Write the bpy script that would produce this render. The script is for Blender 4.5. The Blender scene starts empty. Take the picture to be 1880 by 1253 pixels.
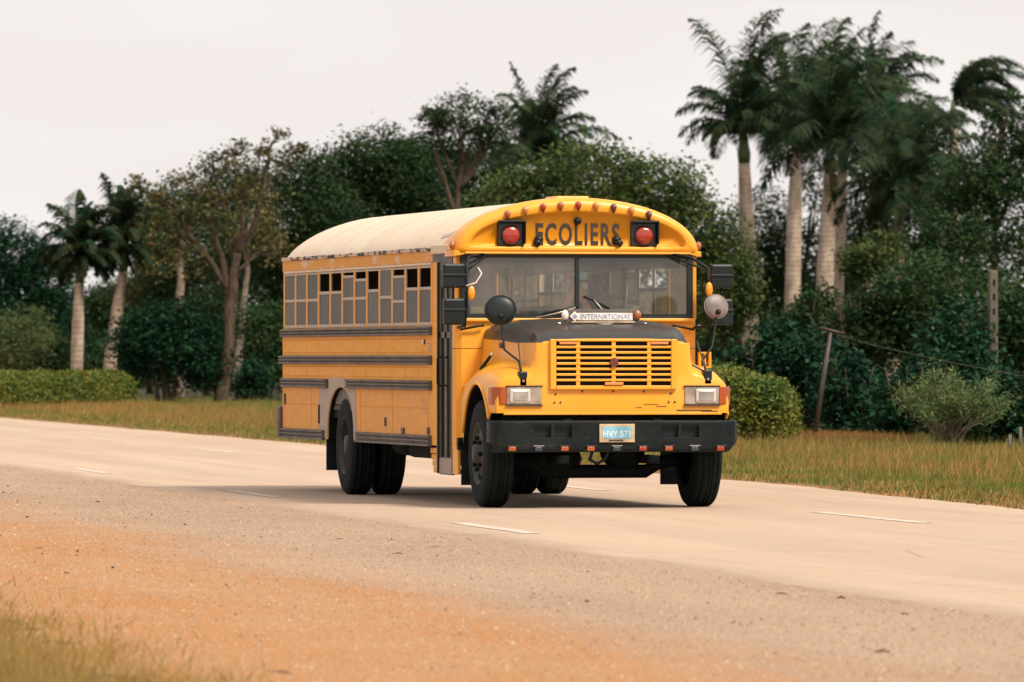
import bpy, bmesh, math, random
import numpy as np
from mathutils import Vector, Matrix

R = math.radians
S = bpy.context.scene
COL = S.collection

# ------------------------------------------------------------------ camera
cam_d = bpy.data.cameras.new('camera')
cam = bpy.data.objects.new('camera', cam_d)
COL.objects.link(cam)
cam.location = (-15.584, -70.293, 1.44)
cam.rotation_euler = (R(90) + 0.002067, 0, -0.207144)
cam_d.sensor_width = 36
cam_d.lens = 264.07
cam_d.clip_start = 1
cam_d.clip_end = 6000
cam_d.dof.use_dof = True
cam_d.dof.focus_distance = 71.5
cam_d.dof.aperture_fstop = 7.1
S.camera = cam

# ------------------------------------------------------------------ world, sun, exposure
SUN_EL, SUN_AZ = 50.0, 145.0       # azimuth clockwise from +Y (the road's far end)
W = bpy.data.worlds.new('World'); S.world = W; W.use_nodes = True
nt = W.node_tree; nt.nodes.clear()
out = nt.nodes.new('ShaderNodeOutputWorld'); bg = nt.nodes.new('ShaderNodeBackground')
sky = nt.nodes.new('ShaderNodeTexSky'); sky.sky_type = 'NISHITA'; sky.sun_disc = False
sky.sun_elevation = R(SUN_EL); sky.sun_rotation = R(SUN_AZ); sky.dust_density = 3.0
sc = nt.nodes.new('ShaderNodeVectorMath'); sc.operation = 'SCALE'; sc.inputs['Scale'].default_value = 0.07
nt.links.new(sky.outputs['Color'], sc.inputs[0])
tc = nt.nodes.new('ShaderNodeTexCoord'); mp = nt.nodes.new('ShaderNodeMapping')
mp.inputs['Scale'].default_value = (9, 9, 30)
nz = nt.nodes.new('ShaderNodeTexNoise'); nz.inputs['Scale'].default_value = 1.3; nz.inputs['Detail'].default_value = 4
nt.links.new(tc.outputs['Generated'], mp.inputs['Vector']); nt.links.new(mp.outputs['Vector'], nz.inputs['Vector'])
cr = nt.nodes.new('ShaderNodeValToRGB')
cr.color_ramp.elements[0].position = 0.36; cr.color_ramp.elements[0].color = (0.580, 0.541, 0.524, 1)
cr.color_ramp.elements[1].position = 0.64; cr.color_ramp.elements[1].color = (0.628, 0.596, 0.580, 1)
nt.links.new(nz.outputs['Fac'], cr.inputs['Fac'])
mx = nt.nodes.new('ShaderNodeMixRGB'); mx.inputs['Fac'].default_value = 0.92     # closed cloud cover over the clear sky
nt.links.new(sc.outputs['Vector'], mx.inputs['Color1']); nt.links.new(cr.outputs['Color'], mx.inputs['Color2'])
nt.links.new(mx.outputs['Color'], bg.inputs['Color']); bg.inputs['Strength'].default_value = 1.0
nt.links.new(bg.outputs[0], out.inputs[0])

sd = bpy.data.lights.new('sun', 'SUN'); sun = bpy.data.objects.new('sun', sd); COL.objects.link(sun)
sd.energy = 2.9; sd.angle = R(15); sd.color = (1.0, 0.90, 0.76)
sun.rotation_euler = (R(90 - SUN_EL), 0, R(180 - SUN_AZ))
sun.location = (20, -30, 60)

S.view_settings.view_transform = 'Standard'; S.view_settings.look = 'None'
S.view_settings.exposure = 0.72; S.view_settings.gamma = 1.0
S.render.resolution_x = 1024; S.render.resolution_y = 682
S.render.engine = 'CYCLES'

# ------------------------------------------------------------------ materials
class NT:
    def __init__(s, name):
        s.m = bpy.data.materials.new(name); s.m.use_nodes = True
        s.t = s.m.node_tree; s.t.nodes.clear()
        s.o = s.t.nodes.new('ShaderNodeOutputMaterial')
    def n(s, typ, **kw):
        x = s.t.nodes.new(typ)
        for k, v in kw.items(): setattr(x, k, v)
        return x
    def l(s, a, b): s.t.links.new(a, b)
    def val(s, sock, v):
        if hasattr(v, 'is_output') or isinstance(v, bpy.types.NodeSocket): s.l(v, sock)
        elif isinstance(v, (tuple, list)) and len(v) == 3 and sock.type == 'RGBA': sock.default_value = (*v, 1)
        else: sock.default_value = v
    def coord(s, scale=(1, 1, 1), rot=(0, 0, 0)):
        c = s.n('ShaderNodeTexCoord'); g = s.n('ShaderNodeNewGeometry'); m = s.n('ShaderNodeMapping')
        s.l(g.outputs['Position'], m.inputs['Vector'])
        m.inputs['Scale'].default_value = scale; m.inputs['Rotation'].default_value = rot
        return m.outputs['Vector']
    def noise(s, scale, detail=4, rough=0.55, vec=None, dist=0.0):
        x = s.n('ShaderNodeTexNoise'); x.inputs['Scale'].default_value = scale
        x.inputs['Detail'].default_value = detail; x.inputs['Roughness'].default_value = rough
        x.inputs['Distortion'].default_value = dist
        s.l(vec if vec is not None else s.coord(), x.inputs['Vector'])
        return x.outputs['Fac']
    def ramp(s, fac, stops):
        x = s.n('ShaderNodeValToRGB'); e = x.color_ramp.elements
        while len(e) < len(stops): e.new(0.5)
        for q, (p, c) in zip(e, stops): q.position = p; q.color = (*c, 1) if len(c) == 3 else c
        s.l(fac, x.inputs['Fac']); return x.outputs['Color']
    def mix(s, f, a, b, mode='MIX'):
        x = s.n('ShaderNodeMixRGB', blend_type=mode)
        s.val(x.inputs['Fac'], f); s.val(x.inputs['Color1'], a); s.val(x.inputs['Color2'], b)
        return x.outputs['Color']
    def math(s, op, a, b=0.0, c=None, clamp=False):
        x = s.n('ShaderNodeMath', operation=op, use_clamp=clamp)
        s.val(x.inputs[0], a); s.val(x.inputs[1], b)
        if c is not None: s.val(x.inputs[2], c)
        return x.outputs[0]
    def remap(s, v, a, b, c=0.0, d=1.0):
        x = s.n('ShaderNodeMapRange'); x.interpolation_type = 'SMOOTHSTEP'
        s.val(x.inputs['Value'], v); x.inputs['From Min'].default_value = a; x.inputs['From Max'].default_value = b
        x.inputs['To Min'].default_value = c; x.inputs['To Max'].default_value = d
        return x.outputs['Result']
    def bump(s, h, strength=0.3, dist=0.01):
        x = s.n('ShaderNodeBump'); x.inputs['Strength'].default_value = strength; x.inputs['Distance'].default_value = dist
        s.l(h, x.inputs['Height']); return x.outputs['Normal']
    def pbsdf(s, col, rough=0.5, spec=0.5, metal=0.0, normal=None, coat=0.0, emit=None):
        p = s.n('ShaderNodeBsdfPrincipled')
        s.val(p.inputs['Base Color'], col); s.val(p.inputs['Roughness'], rough)
        p.inputs['Specular IOR Level'].default_value = spec; p.inputs['Metallic'].default_value = metal
        p.inputs['Coat Weight'].default_value = coat
        if normal is not None: s.l(normal, p.inputs['Normal'])
        return p
    def done(s, sh):
        s.l(sh.outputs[0] if hasattr(sh, 'outputs') else sh, s.o.inputs['Surface']); return s.m

M = {}
def paint(key, col, faded, rough=0.4, amount=0.5, scale=2.2, dirt=(0.30, 0.20, 0.12), dirt_amt=0.25, spec=0.4):
    t = NT(key)
    f1 = t.noise(scale, 5, 0.6)
    f2 = t.noise(9.0, 6, 0.7, t.coord((1, 0.35, 1.6)))
    c = t.mix(t.math('MULTIPLY', t.remap(f1, 0.35, 0.7), amount), col, faded)
    c = t.mix(t.math('MULTIPLY', t.remap(f2, 0.55, 0.78), dirt_amt), c, dirt)
    sp = t.noise(42, 3, 0.6)
    c = t.mix(t.math('MULTIPLY', t.remap(sp, 0.68, 0.74), 0.35), c, (0.14, 0.06, 0.03))
    r = t.remap(f2, 0.3, 0.8, rough - 0.06, rough + 0.22)
    M[key] = t.done(t.pbsdf(c, r, spec, 0, t.bump(t.noise(2.2, 3), 0.14, 0.025)))
paint('yellow', (0.80, 0.330, 0.014), (0.82, 0.375, 0.045), 0.33, 0.6, dirt_amt=0.26, spec=0.5)
paint('side_yellow', (0.80, 0.350, 0.016), (0.76, 0.345, 0.050), 0.5, 0.8, dirt_amt=0.30, spec=0.3)
paint('side_faded', (0.77, 0.345, 0.050), (0.72, 0.315, 0.100), 0.55, 0.8, dirt_amt=0.30, spec=0.3)
paint('cream', (0.66, 0.525, 0.375), (0.71, 0.60, 0.46), 0.5, 0.8, 1.2, (0.45, 0.34, 0.25), 0.4, 0.35)
paint('primer', (0.40, 0.335, 0.275), (0.45, 0.37, 0.30), 0.65, 0.6, dirt_amt=0.35, spec=0.2)
paint('hood_black', (0.024, 0.026, 0.025), (0.04, 0.036, 0.032), 0.32, 0.6, 1.6, (0.08, 0.07, 0.06), 0.25, 0.5)
paint('bumper_black', (0.004, 0.0085, 0.0095), (0.013, 0.017, 0.017), 0.42, 0.8, 2.2, (0.075, 0.06, 0.045), 0.5, 0.2)
paint('rail_black', (0.085, 0.075, 0.066), (0.15, 0.125, 0.105), 0.5, 0.7, 3.0, (0.22, 0.165, 0.12), 0.3, 0.4)
paint('door_frame', (0.060, 0.062, 0.050), (0.10, 0.09, 0.07), 0.45, 0.6, 3.0, (0.16, 0.12, 0.08), 0.3)
paint('alu', (0.42, 0.35, 0.28), (0.48, 0.40, 0.32), 0.45, 0.5, 5.0, (0.22, 0.15, 0.10), 0.3)
paint('wood_post', (0.11, 0.10, 0.078), (0.17, 0.15, 0.115), 0.8, 0.7, 4.0, (0.08, 0.06, 0.045), 0.4, 0.1)

def plain(key, col, rough=0.5, spec=0.5, metal=0.0, var=0.25, scale=8.0):
    t = NT(key)
    f = t.noise(scale, 4)
    c = t.mix(t.remap(f, 0.3, 0.7), tuple(v * (1 - var) for v in col), tuple(min(1, v * (1 + var)) for v in col))
    M[key] = t.done(t.pbsdf(c, rough, spec, metal))
plain('black', (0.005, 0.0095, 0.0105), 0.5, 0.3)
plain('mirror_black', (0.007, 0.0125, 0.013), 0.4, 0.35)
plain('under', (0.006, 0.009, 0.0095), 0.8, 0.15)
plain('gasket', (0.008, 0.014, 0.015), 0.5)
plain('rim', (0.035, 0.034, 0.030), 0.6, 0.4)
plain('chrome', (0.55, 0.52, 0.48), 0.25, 0.5, 0.9)
plain('bezel', (0.40, 0.33, 0.27), 0.35, 0.5, 0.4)
plain('white', (0.72, 0.66, 0.60), 0.5)
plain('plate_blue', (0.18, 0.40, 0.52), 0.4)
plain('letter_blue', (0.22, 0.27, 0.46), 0.5)
plain('letter_black', (0.035, 0.025, 0.018), 0.5)
plain('tan', (0.50, 0.36, 0.22), 0.5)
plain('seat', (0.12, 0.11, 0.095), 0.6)
plain('interior', (0.42, 0.40, 0.345), 0.6)
plain('floor_dark', (0.035, 0.035, 0.032), 0.7)
plain('triangle_red', (0.95, 0.30, 0.18), 0.4)
plain('teal', (0.25, 0.55, 0.48), 0.5)
plain('red_paper', (0.30, 0.06, 0.045), 0.6)
plain('mark_grey', (0.40, 0.335, 0.30), 0.6)
plain('skin', (0.16, 0.085, 0.055), 0.5)
plain('hair', (0.012, 0.011, 0.011), 0.5)
plain('shirt', (0.055, 0.065, 0.07), 0.8)
plain('green_cloth', (0.035, 0.05, 0.05), 0.8)
plain('kick', (0.33, 0.25, 0.195), 0.6, var=0.15)
plain('stalk', (0.05, 0.035, 0.025), 0.5)
plain('yellow_paper', (0.60, 0.52, 0.16), 0.6)
plain('mirror_back', (0.19, 0.155, 0.14), 0.5)

def lens(key, col, rough=0.18):
    t = NT(key)
    w = t.n('ShaderNodeTexWave'); w.inputs['Scale'].default_value = 26; t.l(t.coord(), w.inputs['Vector'])
    c = t.mix(t.math('MULTIPLY', w.outputs['Fac'], 0.35), col, tuple(v * 0.55 for v in col))
    p = t.pbsdf(c, rough, 0.6, 0, t.bump(w.outputs['Fac'], 0.15, 0.004), coat=0.6)
    M[key] = t.done(p)
lens('amber', (0.40, 0.075, 0.012)); lens('amber_bright', (0.92, 0.33, 0.01)); lens('red', (0.36, 0.028, 0.012))
lens('amber_dull', (0.40, 0.10, 0.03)); lens('maroon', (0.13, 0.025, 0.02)); lens('lamp_clear', (0.62, 0.56, 0.50))
lens('blue_lens', (0.02, 0.05, 0.08)); lens('amber_pale', (0.66, 0.24, 0.06))

def glass(key, tint, dust_haze, dust_haze_amt, refl=0.1, fk=1.0):  # diffuse layer: dust on side windows, painted sky-reflection haze on the windshield
    t = NT(key)
    tr = t.n('ShaderNodeBsdfTransparent'); tr.inputs['Color'].default_value = (*tint, 1)
    df = t.n('ShaderNodeBsdfDiffuse'); df.inputs['Color'].default_value = (*dust_haze, 1)
    nz_ = t.noise(5.5, 5, 0.7, t.coord((1, 1, 0.3)))
    m1 = t.n('ShaderNodeMixShader'); oi = t.n('ShaderNodeObjectInfo')
    rv = t.math('ADD', 0.55, t.math('MULTIPLY', oi.outputs['Random'], 0.8)) if fk < 0.5 else 1.0
    t.l(t.math('MULTIPLY', t.remap(nz_, 0.3, 0.7, dust_haze_amt * 0.5, min(1, dust_haze_amt * 1.45)), rv, clamp=True), m1.inputs[0])
    tl = t.n('ShaderNodeBsdfTranslucent'); tl.inputs['Color'].default_value = (*[min(1, v * 1.5) for v in dust_haze], 1); md_ = t.n('ShaderNodeMixShader'); md_.inputs[0].default_value = 0.45
    t.l(df.outputs[0], md_.inputs[1]); t.l(tl.outputs[0], md_.inputs[2])
    t.l(tr.outputs[0], m1.inputs[1]); t.l(md_.outputs[0], m1.inputs[2])
    gl = t.n('ShaderNodeBsdfGlossy'); gl.inputs['Roughness'].default_value = 0.06
    lw = t.n('ShaderNodeFresnel'); lw.inputs['IOR'].default_value = 1.5
    m2 = t.n('ShaderNodeMixShader'); t.l(t.math('ADD', t.math('MULTIPLY', lw.outputs[0], fk), refl, clamp=True), m2.inputs[0])
    t.l(m1.outputs[0], m2.inputs[1]); t.l(gl.outputs[0], m2.inputs[2])
    M[key] = t.done(m2)
glass('windshield', (0.96, 0.97, 0.93), (0.50, 0.45, 0.385), 0.11, 0.025)  # pale diffuse mix stands in for the hazy reflection of the sky
glass('windshield_sky_haze', (0.95, 0.95, 0.90), (0.58, 0.52, 0.45), 0.19, 0.03)  # left pane: brighter sky reflection put into the colour as a paler haze
glass('side_glass', (0.80, 0.76, 0.66), (0.30, 0.245, 0.165), 0.36, 0.0, 0.11)
glass('door_glass', (0.5, 0.55, 0.46), (0.085, 0.09, 0.066), 0.6, 0.02, 0.15)

# flaking dark seam sealer along the roof edge
t = NT('drip'); f = t.noise(7.0, 4, 0.6, t.coord((1, 0.55, 2.2)))
c = t.ramp(f, [(0.47, (0.62, 0.48, 0.36)), (0.53, (0.20, 0.18, 0.165)), (0.57, (0.035, 0.04, 0.04))])
M['drip'] = t.done(t.pbsdf(c, 0.7, 0.2))
# worn header strip above the windows
t = NT('header'); f = t.noise(3.5, 6, 0.7, t.coord((1, 0.5, 2.5)))
c = t.mix(t.remap(f, 0.54, 0.60), (0.68, 0.32, 0.05), (0.66, 0.50, 0.36))
M['header'] = t.done(t.pbsdf(c, 0.6, 0.25))
# tyre rubber
t = NT('tyre'); f = t.noise(14, 4)
c = t.mix(t.remap(f, 0.3, 0.7), (0.005, 0.0095, 0.0105), (0.012, 0.0165, 0.017))
M['tyre'] = t.done(t.pbsdf(c, 0.8, 0.12, 0, t.bump(f, 0.2, 0.01)))

RD = (math.sin(R(2.6)), math.cos(R(2.6)), 0.0)    # along the road
RN = (RD[1], -RD[0], 0.0)                          # across it
def roadcoords(t):
    g = t.n('ShaderNodeNewGeometry')
    o = []
    for d in (RD, RN):
        x = t.n('ShaderNodeVectorMath', operation='DOT_PRODUCT'); t.l(g.outputs['Position'], x.inputs[0])
        x.inputs[1].default_value = d; o.append(x.outputs['Value'])
    cb = t.n('ShaderNodeCombineXYZ'); t.l(o[0], cb.inputs[0]); t.l(o[1], cb.inputs[1])
    return o[0], o[1], cb.outputs[0]
def stretch(t, vec, sx, sy):
    m = t.n('ShaderNodeMapping'); t.l(vec, m.inputs['Vector']); m.inputs['Scale'].default_value = (sx, sy, 1)
    return m.outputs['Vector']
DIRT = (0.37, 0.160, 0.048)

t = NT('road'); u, v, uv = roadcoords(t)
c = t.mix(t.remap(t.noise(0.5, 4, 0.6, stretch(t, uv, 0.10, 1.0)), 0.3, 0.7), (0.43, 0.313, 0.226), (0.51, 0.382, 0.282))
c = t.mix(t.math('MULTIPLY', t.remap(t.noise(1.0, 5, 0.65, stretch(t, uv, 0.05, 2.2)), 0.52, 0.72), 0.45), c, (0.31, 0.225, 0.168))
c = t.mix(t.math('MULTIPLY', t.remap(t.noise(1.0, 5, 0.6, stretch(t, uv, 0.035, 3.0)), 0.6, 0.8), 0.5), c, (0.55, 0.43, 0.335))
edg = t.math('ADD', v, t.math('MULTIPLY', t.math('SUBTRACT', t.noise(1.2, 6, 0.75, stretch(t, uv, 0.25, 1.0)), 0.5), 1.3))
c = t.mix(t.remap(edg, -3.1, -2.6, 0.9, 0.0), c, (0.32, 0.22, 0.152))
sp = t.noise(34, 3, 0.7, uv)
c = t.mix(t.remap(sp, 0.35, 0.7, 0.0, 0.30), c, (0.24, 0.17, 0.125))
tr_ = t.math('ABSOLUTE', t.math('SINE', t.math('MULTIPLY', t.math('ADD', v, 0.15), 1.62)))
c = t.mix(t.math('MULTIPLY', t.remap(tr_, 0.55, 1.0), t.remap(t.noise(0.4, 5, 0.7, stretch(t, uv, 0.12, 1.5)), 0.35, 0.65, 0.05, 0.42)), c, (0.33, 0.245, 0.185))
cw = t.n('ShaderNodeTexVoronoi', feature='DISTANCE_TO_EDGE'); cw.inputs['Scale'].default_value = 0.32; t.l(t.mix(0.25, uv, t.n('ShaderNodeTexNoise').outputs['Color']), cw.inputs['Vector'])
c = t.mix(t.remap(cw.outputs['Distance'], 0.0, 0.006, 0.45, 0.0), c, (0.20, 0.145, 0.11))
sp2 = t.noise(70, 2, 0.7, uv)
c = t.mix(t.remap(sp2, 0.60, 0.72, 0.0, 0.35), c, (0.62, 0.50, 0.40))
M['road'] = t.done(t.pbsdf(c, 0.85, 0.2, 0, t.bump(sp, 0.35, 0.01)))

t = NT('shoulder'); u, v, uv = roadcoords(t)
c = t.mix(t.remap(t.noise(0.6, 4, 0.6, stretch(t, uv, 0.2, 1.0)), 0.3, 0.7), (0.335, 0.228, 0.155), (0.41, 0.285, 0.198))
sp = t.noise(26, 3, 0.75, uv); sp2 = t.noise(55, 2, 0.8, uv)
c = t.mix(t.remap(sp, 0.38, 0.66, 0.0, 0.55), c, (0.17, 0.115, 0.08))
c = t.mix(t.remap(sp2, 0.56, 0.70, 0.0, 0.6), c, (0.50, 0.385, 0.285))
ed = t.math('ADD', v, t.math('MULTIPLY', t.math('SUBTRACT', t.noise(0.55, 6, 0.7, stretch(t, uv, 0.10, 1.0)), 0.5), 3.2))
dirt = t.mix(t.remap(t.noise(0.8, 5, 0.65, stretch(t, uv, 0.25, 1.2)), 0.3, 0.7), DIRT, (0.38, 0.200, 0.088))
dirt = t.mix(t.remap(sp, 0.5, 0.7, 0.0, 0.35), dirt, (0.27, 0.14, 0.07))
c = t.mix(t.remap(ed, -6.5, -4.9, 0.9, 0.0), c, dirt)
M['shoulder'] = t.done(t.pbsdf(c, 0.9, 0.15, 0, t.bump(sp, 0.5, 0.012)))

t = NT('ground'); u, v, uv = roadcoords(t)
n1 = t.noise(0.9, 6, 0.65, stretch(t, uv, 0.35, 1.0)); n2 = t.noise(14, 4, 0.7, uv)
dirt = t.mix(t.remap(n1, 0.3, 0.7), (0.36, 0.165, 0.058), (0.40, 0.215, 0.10))
dirt = t.mix(t.remap(n2, 0.5, 0.72, 0.0, 0.4), dirt, (0.25, 0.13, 0.06))
soil = t.mix(t.remap(n1, 0.3, 0.7), (0.19, 0.095, 0.042), (0.26, 0.135, 0.062))
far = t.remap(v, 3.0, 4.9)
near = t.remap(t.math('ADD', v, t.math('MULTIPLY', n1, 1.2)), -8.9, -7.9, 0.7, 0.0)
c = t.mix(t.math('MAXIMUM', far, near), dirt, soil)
c = t.mix(t.remap(t.math('ADD', v, t.math('MULTIPLY', n1, 2.0)), 11.5, 14.0), c, (0.045, 0.042, 0.020))  # ground darkened under the trees: leaf litter with their shade in the colour
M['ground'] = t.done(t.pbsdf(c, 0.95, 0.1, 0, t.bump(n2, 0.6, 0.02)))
t = NT('road_paint'); f = t.noise(9, 5, 0.7)
c = t.mix(t.remap(f, 0.36, 0.62), (0.66, 0.57, 0.49), (0.47, 0.355, 0.265))
M['road_paint'] = t.done(t.pbsdf(c, 0.7, 0.2))

def foliage(key, dark, mid, light, yellow=None, yamt=0.0, transl=0.25, rough=0.7, ysc=1.7):
    t = NT(key); g = t.n('ShaderNodeNewGeometry'); oi = t.n('ShaderNodeObjectInfo')
    r = g.outputs['Random Per Island']
    c = t.ramp(r, [(0.0, dark), (0.5, mid), (1.0, light)])
    c = t.mix(t.math('MULTIPLY', t.remap(t.noise(0.9, 3), 0.45, 0.7), 0.40), c, light)
    if yellow:
        c = t.mix(t.math('MULTIPLY', t.remap(t.noise(ysc, 4), 0.40, 0.58), yamt), c, yellow)
    hs = t.n('ShaderNodeHueSaturation'); t.l(c, hs.inputs['Color'])
    t.l(t.math('ADD', 0.80, t.math('MULTIPLY', oi.outputs['Random'], 0.4)), hs.inputs['Value'])
    c = hs.outputs['Color']
    p = t.pbsdf(c, rough, 0.12)
    tl = t.n('ShaderNodeBsdfTranslucent'); t.l(c, tl.inputs['Color'])
    m = t.n('ShaderNodeMixShader'); m.inputs[0].default_value = transl
    t.l(p.outputs[0], m.inputs[1]); t.l(tl.outputs[0], m.inputs[2])
    M[key] = t.done(m)
foliage('leaf_dark', (0.0035, 0.0181, 0.0101), (0.0104, 0.0356, 0.0152), (0.0355, 0.0845, 0.024), (0.085, 0.10, 0.03), 0.3)
foliage('leaf_mid', (0.0106, 0.0315, 0.0114), (0.0314, 0.0647, 0.0193), (0.0782, 0.1294, 0.0339), (0.12, 0.115, 0.035), 0.4)
foliage('leaf_teal', (0.0027, 0.0178, 0.0112), (0.0071, 0.0344, 0.0179), (0.0242, 0.0748, 0.0289))
foliage('leaf_olive', (0.021, 0.035, 0.0154), (0.0488, 0.0638, 0.024), (0.102, 0.1062, 0.0382), (0.19, 0.135, 0.05), 0.6)
foliage('leaf_feathery', (0.040, 0.085, 0.036), (0.075, 0.125, 0.046), (0.13, 0.17, 0.058), (0.16, 0.165, 0.06), 0.4)
foliage('leaf_hedge', (0.035, 0.075, 0.022), (0.075, 0.130, 0.028), (0.16, 0.200, 0.040), (0.24, 0.205, 0.04), 0.5)
foliage('leaf_palm', (0.0026, 0.0168, 0.0113), (0.0081, 0.0333, 0.0184), (0.0259, 0.07, 0.0265), (0.11, 0.105, 0.04), 0.35, 0.2)
foliage('grass_far', (0.060, 0.085, 0.018), (0.20, 0.145, 0.040), (0.50, 0.31, 0.12), (0.095, 0.150, 0.028), 0.85, 0.3, 0.8, 0.55)
foliage('grass_straw', (0.26, 0.15, 0.045), (0.42, 0.25, 0.085), (0.58, 0.37, 0.15), (0.36, 0.15, 0.045), 0.6, 0.3)
foliage('gravel', (0.20, 0.125, 0.075), (0.37, 0.25, 0.165), (0.58, 0.44, 0.32), None, 0, 0.0, 0.9)
foliage('grass_dry', (0.20, 0.095, 0.030), (0.27, 0.135, 0.045), (0.34, 0.18, 0.065), None, 0, 0.3)
foliage('grass_near', (0.20, 0.155, 0.045), (0.34, 0.215, 0.075), (0.46, 0.275, 0.105), (0.20, 0.20, 0.05), 0.45, 0.3)
t = NT('bark'); f = t.noise(6, 6, 0.7, t.coord((2.5, 2.5, 0.5)))
c = t.mix(t.remap(f, 0.3, 0.7), (0.035, 0.025, 0.018), (0.13, 0.092, 0.064)); M['bark'] = t.done(t.pbsdf(c, 0.9, 0.1, 0, t.bump(f, 0.6, 0.05)))
t = NT('bark_pale'); f = t.noise(5, 6, 0.7, t.coord((1, 1, 2.2)))
c = t.mix(t.remap(f, 0.35, 0.68), (0.13, 0.10, 0.075), (0.34, 0.27, 0.21)); M['bark_pale'] = t.done(t.pbsdf(c, 0.85, 0.1, 0, t.bump(f, 0.4, 0.03)))
t = NT('palm_trunk'); w = t.n('ShaderNodeTexWave', bands_direction='Z'); w.inputs['Scale'].default_value = 1.6; w.inputs['Distortion'].default_value = 2.5
t.l(t.coord(), w.inputs['Vector']); f = t.noise(1.6, 6, 0.7, t.coord((2, 2, 1.0)))
c = t.mix(t.remap(f, 0.3, 0.7), (0.26, 0.19, 0.14), (0.52, 0.42, 0.335))
c = t.mix(t.math('MULTIPLY', w.outputs['Fac'], 0.22), c, (0.17, 0.12, 0.085)); M['palm_trunk'] = t.done(t.pbsdf(c, 0.85, 0.1, 0, t.bump(w.outputs['Fac'], 0.25, 0.03)))
t = NT('crownshaft'); f = t.noise(3, 3)
c = t.mix(f, (0.045, 0.075, 0.030), (0.10, 0.13, 0.05)); M['crownshaft'] = t.done(t.pbsdf(c, 0.5, 0.3))

# ------------------------------------------------------------------ mesh helpers
def link(name, me, mat=None, parent=None, smooth=False):
    o = bpy.data.objects.new(name, me); COL.objects.link(o)
    if mat is not None and not me.materials: me.materials.append(M[mat] if isinstance(mat, str) else mat)
    if parent is not None: o.parent = parent
    if smooth: me.polygons.foreach_set('use_smooth', [True] * len(me.polygons))
    return o
def raw(name, verts, faces, mat, parent=None, smooth=False):
    me = bpy.data.meshes.new(name); me.from_pydata([tuple(map(float, v)) for v in verts], [], faces); me.validate(); me.update()
    return link(name, me, mat, parent, smooth)
def from_bm(name, bm, mat, parent=None, smooth=False):
    bmesh.ops.recalc_face_normals(bm, faces=bm.faces)
    me = bpy.data.meshes.new(name); bm.to_mesh(me); bm.free()
    return link(name, me, mat, parent, smooth)
def bm_box(bm, x0, x1, y0, y1, z0, z1, bev=0.0, seg=2):
    r = bmesh.ops.create_cube(bm, size=1.0); vs = r['verts']
    for v in vs:
        v.co = Vector(((x0 + x1) / 2 + v.co.x * (x1 - x0), (y0 + y1) / 2 + v.co.y * (y1 - y0), (z0 + z1) / 2 + v.co.z * (z1 - z0)))
    if bev > 0:
        es = list({e for v in vs for e in v.link_edges})
        bmesh.ops.bevel(bm, geom=es, offset=bev, segments=seg, affect='EDGES', profile=0.5)
def box(name, x0, x1, y0, y1, z0, z1, mat, parent=None, bev=0.0, smooth=False):
    bm = bmesh.new(); bm_box(bm, min(x0, x1), max(x0, x1), min(y0, y1), max(y0, y1), z0, z1, bev)
    return from_bm(name, bm, mat, parent, smooth)
def bm_tube(bm, pts, rad, sides=8, cap=True):
    pts = [Vector(p) for p in pts]; n = len(pts)
    rad = rad if isinstance(rad, (list, tuple)) else [rad] * n
    rings = []; prev = None
    for i, p in enumerate(pts):
        d = (pts[min(i + 1, n - 1)] - pts[max(i - 1, 0)]).normalized()
        a = prev if prev is not None else (Vector((0, 0, 1)) if abs(d.z) < 0.9 else Vector((1, 0, 0)))
        s = (a - d * a.dot(d)).normalized(); prev = s
        q = d.cross(s)
        rings.append([bm.verts.new(p + (s * math.cos(2 * math.pi * k / sides) + q * math.sin(2 * math.pi * k / sides)) * rad[i]) for k in range(sides)])
    for a, b in zip(rings, rings[1:]):
        for k in range(sides): bm.faces.new((a[k], a[(k + 1) % sides], b[(k + 1) % sides], b[k]))
    if cap and sides > 2:
        bm.faces.new(rings[0][::-1]); bm.faces.new(rings[-1])
def tube(name, pts, rad, mat, parent=None, sides=8):
    bm = bmesh.new(); bm_tube(bm, pts, rad, sides); return from_bm(name, bm, mat, parent, True)
def prism(name, poly, axis, a0, a1, mat, parent=None, bev=0.0, smooth=False):
    """poly in the two other axes (x: (y,z), y: (x,z), z: (x,y)), extruded from a0 to a1"""
    def P(p, a): return {'x': (a, p[0], p[1]), 'y': (p[0], a, p[1]), 'z': (p[0], p[1], a)}[axis]
    bm = bmesh.new()
    A = [bm.verts.new(P(p, a0)) for p in poly]; B = [bm.verts.new(P(p, a1)) for p in poly]
    bm.faces.new(A); bm.faces.new(B[::-1]); n = len(poly)
    for i in range(n): bm.faces.new((A[i], B[i], B[(i + 1) % n], A[(i + 1) % n]))
    if bev: bmesh.ops.bevel(bm, geom=bm.edges[:], offset=bev, segments=1, affect='EDGES')
    return from_bm(name, bm, mat, parent, smooth)
def lathe_x(name, prof, mat, parent=None, seg=40, loc=(0, 0, 0)):
    """prof: list of (x, r) revolved round the X axis"""
    vs = []; fs = []
    for x, r in prof:
        for k in range(seg):
            a = 2 * math.pi * k / seg; vs.append((x, r * math.cos(a), r * math.sin(a)))
    for i in range(len(prof) - 1):
        for k in range(seg):
            fs.append((i * seg + k, i * seg + (k + 1) % seg, (i + 1) * seg + (k + 1) % seg, (i + 1) * seg + k))
    o = raw(name, vs, fs, mat, parent, True); o.location = loc; return o
def ball(name, c, r, mat, parent=None, seg=14):
    bm = bmesh.new(); bmesh.ops.create_uvsphere(bm, u_segments=seg, v_segments=seg // 2 + 1, radius=1.0)
    rr = r if isinstance(r, (tuple, list)) else (r, r, r)
    for v in bm.verts: v.co = Vector((v.co.x * rr[0], v.co.y * rr[1], v.co.z * rr[2]))
    o = from_bm(name, bm, mat, parent, True); o.location = c; return o
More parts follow.
